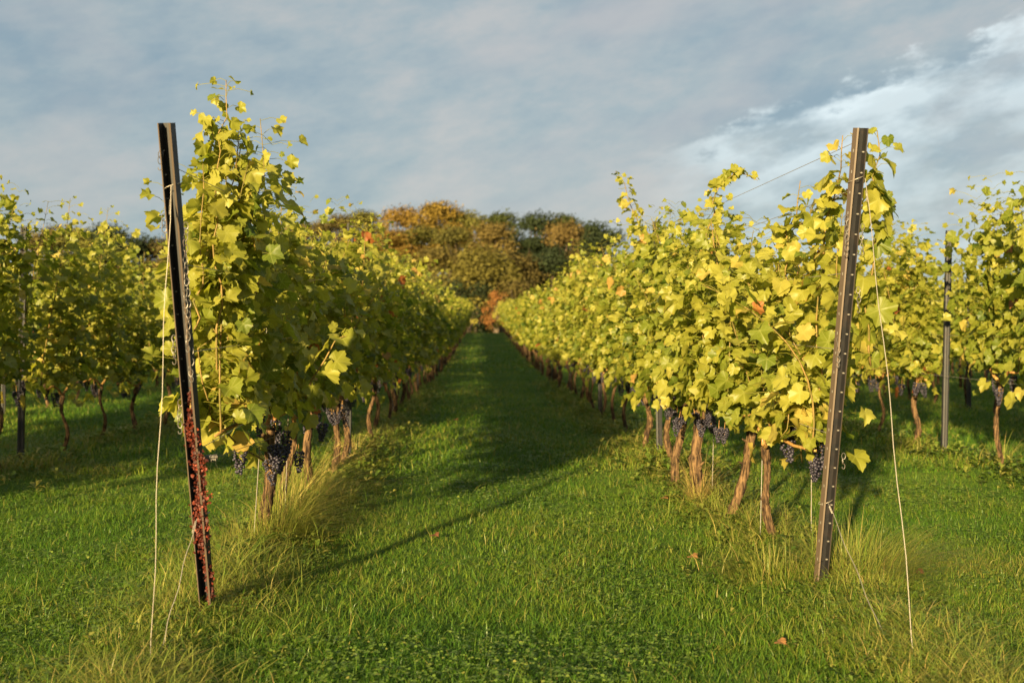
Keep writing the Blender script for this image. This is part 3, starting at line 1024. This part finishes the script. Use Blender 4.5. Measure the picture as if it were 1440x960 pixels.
for row, (y0, y1) in rows.items():
    y, i = y0, (4 if row in (-1, 1) else 0)
    first = True
    while y < y1:
        x = ROWX[row] + random.uniform(-.05, .05)
        near = y < 22
        pool = PROTO if near else FARP
        src = random.choice(pool)
        if src not in used:
            used.add(src); o = src
        else:
            o = copy_tree(src, drop=() if y < 34 else ('grape_cluster', 'cane', 'shoot') if False else ())
        if row == 2 and abs(y - 10.0) < .62: y = 10.66
        o.location = (x, y, g1(x, y))
        o.rotation_euler = (0, 0, random.choice((0, math.pi)) + random.uniform(-.12, .12))
        s = random.uniform(.95, 1.06)
        hs = random.uniform(.86, 1.08)
        if row == -2 and y < 10: hs = 1.06
        if row == 2 and y < 9.8: hs = 1.14
        if abs(row) == 2 and 9.9 < y < 15: hs *= .93
        o.scale = (s * random.choice((1, -1)), s, hs)
        visible_start = {-1: 0, 1: 0, -2: 8.6, 2: 8.2, -3: 14.5, 3: 14}[row]
        if y >= visible_start:
            if row not in (-1, 1) and first:
                i = 0; first = False
            if i < 12:
                if row in (-1, 1):
                    lab = f'leafy grapevine, {ORD[i]} from the front in the {SIDE[row]}'
                else:
                    lab = f'grapevine, {ORD[i]} from the photo edge in the {SIDE[row]}'
            else:
                lab = f'small distant grapevine far down the {SIDE[row]}'
        else:
            lab = f'grapevine at the near end of {SIDE[row]}, beyond the photo edge'
        setp(o, lab, 'grapevine', 'grapevines in the rows')
        i += 1; count += 1
        y += random.uniform(.92, 1.06) if row in (-1, 1) else random.uniform(1.0, 1.15)
for src in PROTO + FARP:
    if src not in used:
        for ch in list(src.children): bpy.data.objects.remove(ch)
        bpy.data.objects.remove(src)
print('vines', count)

# the rest of the vineyard: one mass
r_ = random.Random(77)
L = dict(P=[], T=[], N=[], S=[], C=[], pet=[])
tb = MB()
spots = []
for k in (-6, -5, -4, -3, -2, 2, 3, 4, 5, 6):
    x = X_LEFT + (k + 1) * SPACING if k < 0 else X_RIGHT + (k - 1) * SPACING
    y = {2: 44.6, 3: 42.6}.get(abs(k), 12.0)
    while y < 80:
        spots.append((x, y)); y += 1.1
for x, y in spots:
    zb = g1(x, y)
    tb.tube([(x, y, zb - .05), (x + r_.uniform(-.05, .05), y + .03, zb + .35), (x + r_.uniform(-.05, .05), y, zb + .72)], [.04, .03, .035], 5)
    n = 150 if y < 35 else 90
    sc = 1.35 if y < 35 else 1.75
    ht = r_.uniform(2.0, 2.3)
    for q in range(n):
        f = r_.random()
        sx = r_.choice((-1, 1))
        z = .72 + f * (ht - .72) + (r_.random() < .06) * .2
        L['P'].append((x + sx * r_.uniform(.02, .33), y + r_.uniform(-.6, .6), zb + z))
        L['T'].append((sx * .5 + r_.gauss(0, .4), r_.gauss(0, .5), -r_.uniform(.1, 1)))
        L['N'].append((sx * .6 + r_.gauss(0, .4), r_.gauss(-.2, .6), r_.uniform(0, 1)))
        L['S'].append(r_.uniform(.09, .14) * sc)
        L['C'].append(min(.95, max(0, .46 + r_.gauss(0, .16) + .14 * (f - .4))))
me = leaves_mesh('outer_vine_rows', L['P'], L['T'], L['N'], L['S'], L['C'], 'far', M_LEAF_FAR)
o = np_obj('outer_vine_rows', me)
setp(o, 'mass of further vine rows behind the nearer ones', 'vines', kind='stuff')
tk = tb.build('trunks', M_BARK, o, True)
tk['kind'] = 'stuff'

# thin rods beside the young vines
def stake(x, y, h, lean, label):
    b = MB()
    b.tube([(0, 0, -.05), (lean[0] * .5 + .003, lean[1] * .5, h * .5), (lean[0], lean[1], h)], .0026, 6)
    b.tube([(lean[0], lean[1], h - .002), (lean[0], lean[1], h + .006)], .005, 6)
    o = b.build('stake', M_CHAIN)
    o.location = (x, y, g1(x, y))
    return setp(o, label, 'stake', 'thin rods beside the vines')


q = px(356, 765, 5.8); stake(q.x, 5.8, 1.15, (.07, .03), 'thin pale rod left of the first trunk in the left row')
q = px(398, 745, 6.4); stake(q.x, 6.45, 1.0, (.03, .02), 'thin rod against the thin dark trunk in the left row')
q = px(1072, 770, 5.9); stake(q.x, 5.95, 1.2, (.03, .03), 'thin rod standing free between the first two trunks of the right row')
q = px(1141, 745, 6.1); stake(q.x, 6.1, 1.1, (.0, .03), 'thin rod close behind the twisted first trunk on the right')
q = px(1001, 700, 7.3); stake(q.x, 7.3, 1.1, (.02, .0), 'thin rod right of the thick shaggy trunk')


# ------------------------------------------------------------------ trees at the end of the field
def make_tree(seed, h=12.0, wdt=8.5, lo=.22, nfaces=9000, fs=.36, droop=0.0):
    r_ = random.Random(seed); nr = np.random.default_rng(seed)
    root = empty('tree', (0, 0, 0))
    b = MB()
    b.tube([(0, 0, -.5), (.1, 0, h * .15), (.2, .1, h * .4), (.1, .1, h * .8)], [.38, .3, .22, .06], 8, .1)
    clumps = []
    for k in range(27):
        f = r_.random()
        z = h * (lo + (1 - lo) * f)
        env = math.sin(math.pi * min(1, .12 + .88 * f) ** .75) ** .6
        rad = wdt * .5 * env * r_.uniform(.35, .95)
        a = r_.uniform(0, 6.28)
        c = Vector((rad * math.cos(a), rad * math.sin(a), min(z, h * .93)))
        s = wdt * r_.uniform(.13, .28)
        clumps.append((c, s))
    for c, s in clumps[:11]:
        st = Vector((.15, .05, h * r_.uniform(.2, .5)))
        mid = st.lerp(c, .5) + Vector((0, 0, -.3))
        b.tube([st, mid, c], [.13, .09, .03], 5, .1)
    b.build('trunk', M_TREEBARK, root, True)
    per = nfaces // len(clumps)
    V, TT = [], []
    for c, s in clumps:
        d = nr.normal(size=(per, 3)); d /= np.linalg.norm(d, axis=1, keepdims=True)
        rr = s * (nr.random((per, 1)) ** .22) * (1 + .25 * nr.normal(size=(per, 1)) * .7)
        P = np.array(c)[None] + d * rr * np.array([1, 1, .72])
        P[:, 2] -= droop * nr.random(per) * (np.linalg.norm(d[:, :2], axis=1))
        n = d + nr.normal(scale=.55, size=(per, 3)) + np.array([0, 0, .35]); n /= np.linalg.norm(n, axis=1, keepdims=True)
        a = np.cross(n, nr.normal(size=(per, 3))); a /= np.linalg.norm(a, axis=1, keepdims=True)
        bb = np.cross(n, a)
        sz = fs * nr.uniform(.5, 1.2, (per, 1))
        V.append(np.stack([P - a * sz * .5, P - bb * sz * .38 + n * sz * .1, P + a * sz * .5, P + bb * sz * .38 - n * sz * .08], 1))
        TT.append(np.clip(.5 + r_.gauss(0, .18) + nr.normal(scale=.14, size=per), 0, 1))
    V = np.concatenate(V); N = len(V)
    me = np_mesh('crown', V.reshape(-1, 3), [np.arange(N * 4).reshape(-1, 4)], M_CROWN, np.concatenate(TT), smooth_=False)
    np_obj('crown', me, root)
    return root


TP = [make_tree(1), make_tree(2), make_tree(3, 12, 8, .15), make_tree(4, 12, 9.5, .2), make_tree(5, 12, 9, .1, droop=1.5)]
OLIVE, GREEN, DARK, RUST, TAN, BRN, ORG = (.100, .098, .021), (.052, .066, .018), (.026, .038, .015), (.170, .108, .022), (.150, .112, .034), (.100, .080, .024), (.21, .095, .028)
tused = set()
# (pixel x, pixel y of the top, depth, width in pixels, colour, prototype, label)
TREES = [
    (474, 302, 168, 70, BRN, 0, 'brown-tinged tree at the left end of the wooded hill above the left row'),
    (515, 300, 170, 70, OLIVE, 1, 'round olive treetop second from the left on the hill skyline'),
    (560, 294, 168, 80, RUST, 3, 'rusty gold tree on the skyline left of the highest crown'),
    (612, 288, 168, 92, (.190, .130, .024), 1, 'highest golden tree on top of the wooded hill'),
    (655, 296, 170, 80, OLIVE, 0, 'olive treetop right of the highest golden crown'),
    (700, 300, 170, 84, GREEN, 2, 'green treetop in the middle of the skyline above the path'),
    (748, 303, 168, 84, DARK, 3, 'dark green treetop on the skyline right of the path'),
    (795, 306, 170, 84, GREEN, 1, 'flat dark treetop second from the right end of the hill'),
    (838, 312, 168, 84, DARK, 0, 'dark tree at the right end of the hill skyline'),
    (545, 325, 138, 96, RUST, 2, 'rust-brown tree on the hill slope close to the left row'),
    (592, 318, 140, 90, OLIVE, 0, 'olive tree on the slope beneath the highest golden crown'),
    (643, 322, 138, 80, (.095, .09, .022), 3, 'greenish tree on the slope just above the path end'),
    (694, 318, 138, 92, TAN, 1, 'broad tan domed tree in the middle of the hill'),
    (745, 334, 140, 84, DARK, 2, 'dark tree on the slope right of the tan dome'),
    (790, 316, 140, 84, (.12, .085, .028), 3, 'tan-topped tree on the right slope of the hill'),
    (838, 335, 138, 80, DARK, 1, 'dark tree low on the right slope beside the right row'),
    (560, 360, 112, 110, OLIVE, 0, 'olive tree at the foot of the hill by the left row'),
    (612, 352, 112, 110, (.105, .085, .022), 3, 'full olive-brown tree left of the path end'),
    (672, 345, 106, 130, (.115, .102, .022), 4, 'large drooping olive-gold tree straight above the path end'),
    (728, 362, 112, 100, BRN, 1, 'brown-green tree just right of the path end'),
    (775, 350, 114, 100, DARK, 0, 'dark shadowy tree at the hill foot behind the right row'),
    (822, 362, 114, 90, DARK, 2, 'dark low tree rightmost at the hill foot'),
    (80, 319, 175, 120, BRN, 0, 'brown distant treetop above the second row at far left'),
    (118, 326, 176, 120, OLIVE, 2, 'olive distant treetop between the brown and the dark one at far left'),
    (152, 320, 172, 84, DARK, 1, 'dark round treetop showing above the vines at far left'),
    (198, 336, 178, 120, DARK, 3, 'low dark treetop left of the red-covered post'),
    (246, 338, 178, 130, BRN, 0, 'low brown treetop right behind the left end post'),
    (300, 340, 176, 130, OLIVE, 1, 'distant tree hidden behind the tallest vine'),
    (368, 330, 174, 140, OLIVE, 2, 'distant tree hidden behind the left row'),
    (425, 315, 172, 130, BRN, 3, 'distant tree behind the left row beside the slim post'),
]
for (x, yt, D, wp, colr, pi, lab) in TREES:
    src = TP[pi]
    if src not in tused:
        tused.add(src); o = src
    else:
        o = copy_tree(src)
    q = px(x, yt, D)
    zb = g1(q.x, D)
    hgt = (q.z - zb)
    o.location = (q.x, D, zb)
    ww = wp / F * D / 8.2 * 1.02
    o.scale = (ww, ww, hgt / 12.0)
    o.rotation_euler = (0, 0, random.uniform(0, 6.28))
    for ch in o.children:
        ch.color = (*colr, 1)
    setp(o, lab, 'tree', 'trees on the wooded hill')
# small shrubs right at the end of the path
o = make_tree(31, 3.6, 2.6, .25, 1800, .16)
q = px(697, 440, 97); o.location = (q.x, 97, g1(q.x, 97)); o.scale = (1.0, 1.0, 1.15)
for ch in o.children: ch.color = (*ORG, 1)
o.name = 'shrub'; setp(o, 'bright orange shrub at the far end of the grass path', 'shrub')
for xx, lab in ((656, 'yellow-lit low shrub left of the path end'), (706, 'yellow-lit low shrub right of the path end')):
    o = make_tree(32 + xx, 2.4, 1.5, .02, 1500, .14)
    q = px(xx, 455, 82.5); o.location = (q.x, 82.5, g1(q.x, 82.5))
    for ch in o.children: ch.color = (.34, .30, .06, 1)
    o.name = 'shrub'; setp(o, lab, 'shrub')


for xx, D_, cc, lab in ((636, 101, DARK, 'dark bush under the trees left of the path end'), (668, 102, DARK, 'dark undergrowth bush straight above the path end'),
                        (722, 101, BRN, 'brown bush under the trees right of the path end'), (600, 102, OLIVE, 'olive bush at the wood edge behind the left row')):
    o = make_tree(900 + xx, 5.5, 5.5, .02, 2600, .25)
    q = px(xx, 455, D_); o.location = (q.x, D_, g1(q.x, D_) - .3)
    for ch in o.children: ch.color = (*cc, 1)
    o.name = 'shrub'; setp(o, lab, 'shrub')
# ------------------------------------------------------------------ grass
def blades(n_target, region, dens_k, hmin, hmax, width, seed, mat_tint=(.5, .2), bend=.5, near=True, row_bias=0.0):
    pass


def grass_points(seed, n, y0, y1, power):
    """random points inside the view wedge (plus a margin), denser near the camera"""
    nr = np.random.default_rng(seed)
    u = nr.random(n)
    y = (y0 ** (1 - power) + u * (y1 ** (1 - power) - y0 ** (1 - power))) ** (1 / (1 - power)) if power != 1 else y0 * (y1 / y0) ** u
    half_l, half_r = .47 * y + 1.0, .53 * y + 1.0
    x = -half_l + nr.random(n) * (half_l + half_r)
    return x, y, nr


def vnoise(x, y, s, seed):
    """cheap smooth value noise 0..1"""
    nr = np.random.default_rng(seed)
    G = nr.random((64, 64))
    fx, fy = x / s, y / s
    ix, iy = np.floor(fx).astype(int), np.floor(fy).astype(int)
    tx, ty = fx - ix, fy - iy
    tx, ty = tx * tx * (3 - 2 * tx), ty * ty * (3 - 2 * ty)
    g = lambda a, b: G[a % 64, b % 64]
    return (g(ix, iy) * (1 - tx) + g(ix + 1, iy) * tx) * (1 - ty) + (g(ix, iy + 1) * (1 - tx) + g(ix + 1, iy + 1) * tx) * ty


def row_distance(x):
    return np.abs((x - X_LEFT + SPACING / 2) % SPACING - SPACING / 2)


def grass_mesh(name, x, y, nr, h, wd, tint, bend, mat, seg=2):
    n = len(x)
    z = gz(x, y) - .005
    a = nr.uniform(0, 2 * np.pi, n)
    d = np.stack([np.cos(a), np.sin(a), np.zeros(n)], 1)
    b_ = a + np.pi / 2 + nr.normal(scale=.4, size=n)
    s = np.stack([np.cos(b_), np.sin(b_), np.zeros(n)], 1)
    P = np.stack([x, y, z], 1)
    rows_ = []
    lev = [0, .45, .78, 1.0] if seg == 2 else [0, .55, 1.0]
    for l in lev:
        c = P + d * (h * bend * l ** 1.8)[:, None] + np.array([0, 0, 1])[None] * (h * (l - .28 * bend * l * l))[:, None]
        wv = wd * (1 - l ** 1.5 * .75)
        if l == 1.0: rows_.append(c[:, None])
        else: rows_.append(np.stack([c - s * wv[:, None] / 2, c + s * wv[:, None] / 2], 1))
    V = np.concatenate(rows_, 1)
    k = V.shape[1]
    base = (np.arange(n) * k)[:, None]
    quads = [base + np.array([[2 * i, 2 * i + 1, 2 * i + 3, 2 * i + 2]]) for i in range(len(lev) - 2)]
    tri = base + np.array([[k - 3, k - 2, k - 1]])
    fl = quads + [tri]
    return np_mesh(name, V.reshape(-1, 3), fl, mat, np.concatenate([tint] * len(fl)))


def grass_patch(name, seed, n, y0, y1, power, hr, wr, label, seg):
    x, y, nr = grass_points(seed, n, y0, y1, power)
    pn = vnoise(x, y, .35, 1); pn2 = vnoise(x, y, 1.3, 2); pn3 = vnoise(x, y, .12, 3)
    keep = nr.random(n) < (.35 + .8 * pn3)
    x, y, pn, pn2 = x[keep], y[keep], pn[keep], pn2[keep]
    n = len(x)
    rd = row_distance(x)
    strip = np.exp(-(rd / .32) ** 2) * (y > 3.0)
    h = nr.uniform(hr[0], hr[1], n) * (.65 + .7 * pn) * (1 + .9 * strip * pn2)
    tall = nr.random(n) < .018
    h[tall] *= 1.9
    wd = nr.uniform(wr[0], wr[1], n)
    tint = np.clip(.60 + .42 * (pn2 - .5) + .2 * (pn - .5) + nr.normal(scale=.15, size=n) + .16 * strip + .25 * tall, 0, .95)
    dry = nr.random(n) < .02 + .05 * strip
    tint[dry] = nr.uniform(.85, 1, dry.sum())
    bend = nr.uniform(.3, 1.6, n)
    o = np_obj(name, grass_mesh(name, x, y, nr, h, wd, tint, bend, M_GRASS, seg))
    setp(o, label, 'grass', kind='stuff')
    return o


grass_patch('grass', 21, 380000, 2.6, 9.0, 1.0, (.02, .058), (.0022, .0048), 'short mown green grass on the path and verges up front', 2)
grass_patch('grass', 22, 230000, 9.0, 30.0, 1.1, (.035, .085), (.006, .012), 'shaded green grass between the rows further back', 1)
grass_patch('grass', 23, 90000, 30.0, 84.0, 1.0, (.05, .10), (.02, .04), 'far grass along the path to its end', 1)

# uncut golden-green grass along the feet of the two middle rows
nr = np.random.default_rng(77)
n = 34000
y = 3.3 + 17 * nr.random(n) ** 1.7
x = np.where(nr.random(n) < .5, X_LEFT, X_RIGHT) + nr.normal(scale=.17, size=n)
cl = vnoise(x, y, .28, 41)
keep = nr.random(n) < np.clip((cl - .22) * 1.9, .04, 1)
x, y, cl = x[keep], y[keep], cl[keep]; n = len(x)
h = nr.uniform(.07, .17, n) * (.5 + .9 * cl) * np.where(y < 4.6, .8, 1)
tn = np.clip(.42 + nr.normal(scale=.22, size=n), 0, 1)
o = np_obj('verge_grass', grass_mesh('verge_grass', x, y, nr, h, nr.uniform(.0022, .0045, n) * np.clip(y / 6, 1, 2), tn, nr.uniform(.5, 1.9, n), M_DRYGRASS, 2))
setp(o, 'uncut golden-green grass along the feet of the vines', 'grass', kind='stuff')

# clover and other small flat leaves in the turf
x, y, nr = grass_points(31, 90000, 2.7, 13, 1.0)
cn = vnoise(x, y, .55, 9) + .5 * vnoise(x, y, .2, 10)
keep = (cn > .74) & (nr.random(len(cn)) < .5)
x, y = x[keep], y[keep]; n = len(x)
zz = gz(x, y) + nr.uniform(.012, .055, n)
V, T_, N_, S_, C_ = [], [], [], [], []
P = np.stack([x, y, zz], 1)
for k in range(3):
    a = nr.uniform(0, 6.28, n) if k == 0 else a + 2.09
    T = np.stack([np.cos(a), np.sin(a), nr.uniform(-.25, .35, n)], 1)
    T /= np.linalg.norm(T, axis=1, keepdims=True)
    Nn = np.stack([nr.normal(scale=.3, size=n), nr.normal(scale=.3, size=n), np.ones(n)], 1)
    B = np.cross(T, Nn); B /= np.linalg.norm(B, axis=1, keepdims=True)
    s = (nr.uniform(.008, .016, n) * np.clip(y / 6, 1, 1.6))[:, None]
    V.append(np.stack([P, P + T * s * .5 - B * s * .42, P + T * s * 1.0 - B * s * .3, P + T * s * .92, P + T * s * 1.0 + B * s * .3, P + T * s * .5 + B * s * .42], 1))
    C_.append(np.clip(.45 + nr.normal(scale=.18, size=n), 0, 1))
V = np.concatenate(V); n = len(V)
o = np_obj('clover', np_mesh('clover', V.reshape(-1, 3), [np.arange(n * 6).reshape(-1, 6)], M_WEED, np.concatenate(C_), smooth_=False))
setp(o, 'clover leaves spread through the mown turf', 'clover', kind='stuff')

# leafy weeds along the feet of the rows
r_ = random.Random(9)
V, Fq, TT = [], [], []
nv = 0
for k in range(5200):
    row = r_.choice([-2, -1, -1, 1, 1, 1, 2])
    y = 3.2 + 20 * r_.random() ** 1.8
    if abs(row) == 2: y += 3
    x = ROWX[row] + r_.gauss(0, .20)
    if row == -1 and y < 5.6 and r_.random() < .2: x -= .1
    s = r_.uniform(.03, .07) * (.6 if y < 5.2 else 1.0 if y < 8 else 1.5)
    z = g1(x, y)
    hue = r_.uniform(.3, 1.05)
    for q in range(r_.randint(5, 9)):
        a = r_.uniform(0, 6.28); up = r_.uniform(.15, 1.1); L_ = s * r_.uniform(.6, 1.2); w2 = L_ * r_.uniform(.10, .24)
        d = Vector((math.cos(a), math.sin(a), up)).normalized(); sd_ = Vector((-math.sin(a), math.cos(a), 0))
        st = Vector((x, y, z + r_.uniform(0, s)))
        m1 = st + d * L_ * .55; tip = st + d * L_ * .95 - Vector((0, 0, L_ * .25))
        V += [st, m1 - sd_ * w2, tip, m1 + sd_ * w2]
        Fq.append((nv, nv + 1, nv + 2, nv + 3)); nv += 4
        TT.append(min(1, max(0, hue + r_.gauss(0, .1))))
o = np_obj('weeds', np_mesh('weeds', np.array([v[:] for v in V]), [np.array(Fq)], M_WEED, np.array(TT), smooth_=False))
setp(o, 'low leafy weeds along the feet of the vine rows', 'weeds', kind='stuff')


# tall tufts
def tuft(x, y, n, hgt, rad, tint, label, lean=(0, 0), heads=0, seed=1, wd=(.0018, .0035)):
    nr = np.random.default_rng(seed)
    a = nr.uniform(0, 2 * np.pi, n)
    r0 = rad * np.sqrt(nr.random(n)) * .6
    bx, by = r0 * np.cos(a), r0 * np.sin(a)
    d = np.stack([np.cos(a) + lean[0] + nr.normal(scale=.45, size=n), np.sin(a) + lean[1] + nr.normal(scale=.45, size=n), np.zeros(n)], 1)
    h = hgt * nr.uniform(.35, 1.25, n)
    bend = nr.uniform(.25, 1.35, n)
    s = np.stack([-d[:, 1], d[:, 0], np.zeros(n)], 1); s /= np.linalg.norm(s, axis=1, keepdims=True) + 1e-9
    w_ = nr.uniform(*wd, n)
    P = np.stack([bx, by, np.full(n, -.02)], 1)
    lev = [0, .25, .5, .75, 1.0]
    rows_ = []
    for l in lev:
        c = P + d * (h * bend * l ** 1.7)[:, None] * 1.05 + np.array([0, 0, 1])[None] * (h * (l - .5 * bend * l ** 2.2))[:, None]
        if l == 1: rows_.append(c[:, None])
        else:
            ww = w_ * (1 - .7 * l)
            rows_.append(np.stack([c - s * ww[:, None] / 2, c + s * ww[:, None] / 2], 1))
    V = np.concatenate(rows_, 1); k = V.shape[1]
    base = (np.arange(n) * k)[:, None]
    fl = [base + np.array([[2 * i, 2 * i + 1, 2 * i + 3, 2 * i + 2]]) for i in range(3)] + [base + np.array([[k - 3, k - 2, k - 1]])]
    tn = np.clip(tint + nr.normal(scale=.2, size=n), 0, 1)
    o = np_obj('grass_tuft', np_mesh('grass_tuft', V.reshape(-1, 3), fl, M_DRYGRASS, np.concatenate([tn] * 4)))
    o.location = (x, y, g1(x, y))
    setp(o, label, 'grass tuft', 'tall grass tufts')
    r_ = random.Random(seed)
    for q in range(heads):
        b = MB()
        ang = r_.uniform(-1.3, .5); dd = Vector((math.cos(ang), math.sin(ang) * .6, 0)); H = hgt * r_.uniform(1.0, 1.5)
        pts = [Vector((0, 0, 0)) + dd * H * .9 * f ** 1.6 + Vector((0, 0, H * (f - .3 * f * f))) for f in np.linspace(0, 1, 8)]
        b.tube(pts, list(np.linspace(.0017, .0009, 8)), 4, tint=.8)
        for z_ in range(26):
            f = r_.uniform(.72, 1.0); i = min(6, int(f * 7)); p = pts[i].lerp(pts[i + 1], f * 7 - i)
            e = p + Vector((r_.uniform(-1, 1), r_.uniform(-1, 1), r_.uniform(-.2, 1))) * .022
            b.tube([p, e], [.001, .0022], 4, tint=.9)
        b.build('seed_stalk', M_DRYGRASS, o)
    return o


tuft(1.84, 5.14, 1400, .34, .40, .42, 'big arching grass tuft round the foot of the right channel post', (.35, -.1), 0, 1)
tuft(1.38, 5.16, 700, .20, .36, .45, 'lower grass tuft left of the channel post foot', (-.5, -.2), 0, 2)
tuft(1.80, 4.72, 500, .15, .36, .35, 'grass tuft right in front of the channel post', (.5, -.3), 0, 3)
tuft(-1.12, 6.0, 700, .34, .24, .5, 'green-yellow grass tuft spilling over the path at the first left trunk', (.7, -.2), 0, 4)
tuft(-1.16, 6.5, 420, .50, .20, .62, 'tall straw-coloured tuft with seed heads by the thin dark trunk', (.45, -.1), 5, 5)
tuft(-1.18, 7.3, 320, .50, .22, .62, 'straw-coloured grass tuft standing behind the seed heads on the left', (.3, 0), 3, 6)
tuft(-1.26, 5.75, 260, .24, .2, .5, 'short dry tuft between the left end post and the first trunk', (-.2, -.1), 0, 7)
tuft(-1.17, 9.9, 160, .32, .16, .9, 'lone orange-lit dry tuft beside the left row past the slim post', (.2, -.1), 0, 8, (.003, .005))
tuft(1.47, 7.2, 260, .42, .12, .95, 'dry straw wrapped round the thick shaggy trunk', (0, -.1), 0, 9)
tuft(1.47, 6.5, 150, .22, .15, .5, 'small tuft at the foot of the slanting trunk', (0, -.1), 0, 10)
tuft(4.6, 9.4, 150, .35, .2, .5, 'tuft near the clear upright post at right', (0, -.1), 0, 12, (.003, .005))
tuft(-1.25, 4.45, 350, .17, .26, .45, 'low tuft in front of the foot of the red-covered post', (0, -.3), 0, 13)
tuft(-1.35, 4.0, 260, .13, .22, .55, 'low yellowish tuft where the left guy wires meet the grass', (0, -.3), 0, 14)

# fallen leaves
for (xx, yy, D, s, c, lab) in ((611, 763, 6.05, .09, .2, 'red-brown fallen vine leaf lying in the middle of the path'), (1096, 915, 4.0, .08, .9, 'tan fallen leaf on the grass left of the right guy wires'),
                               (934, 712, 7.3, .09, .8, 'pale fallen leaf near the thick trunk'), (973, 788, 5.6, .10, .9, 'tan fallen leaf under the slanting trunk'),
                               (1290, 818, 5.1, .09, .1, 'dark fallen leaf on the grass right of the channel post'), (640, 596, 13.8, .13, .2, 'dark fallen leaf far up the shaded path')):
    q = px(xx, yy, D); zg = g1(q.x, D)
    me = leaves_mesh('fallen_leaf', [(0, 0, 0)], [(.6, -.7, .15)], [(.1, -.5, 1)], [s * .6], [c], 'near', M_FALLEN)
    o = np_obj('fallen_leaf', me); o.location = (q.x, D, zg + .04)
    setp(o, lab, 'leaf', 'fallen leaves')
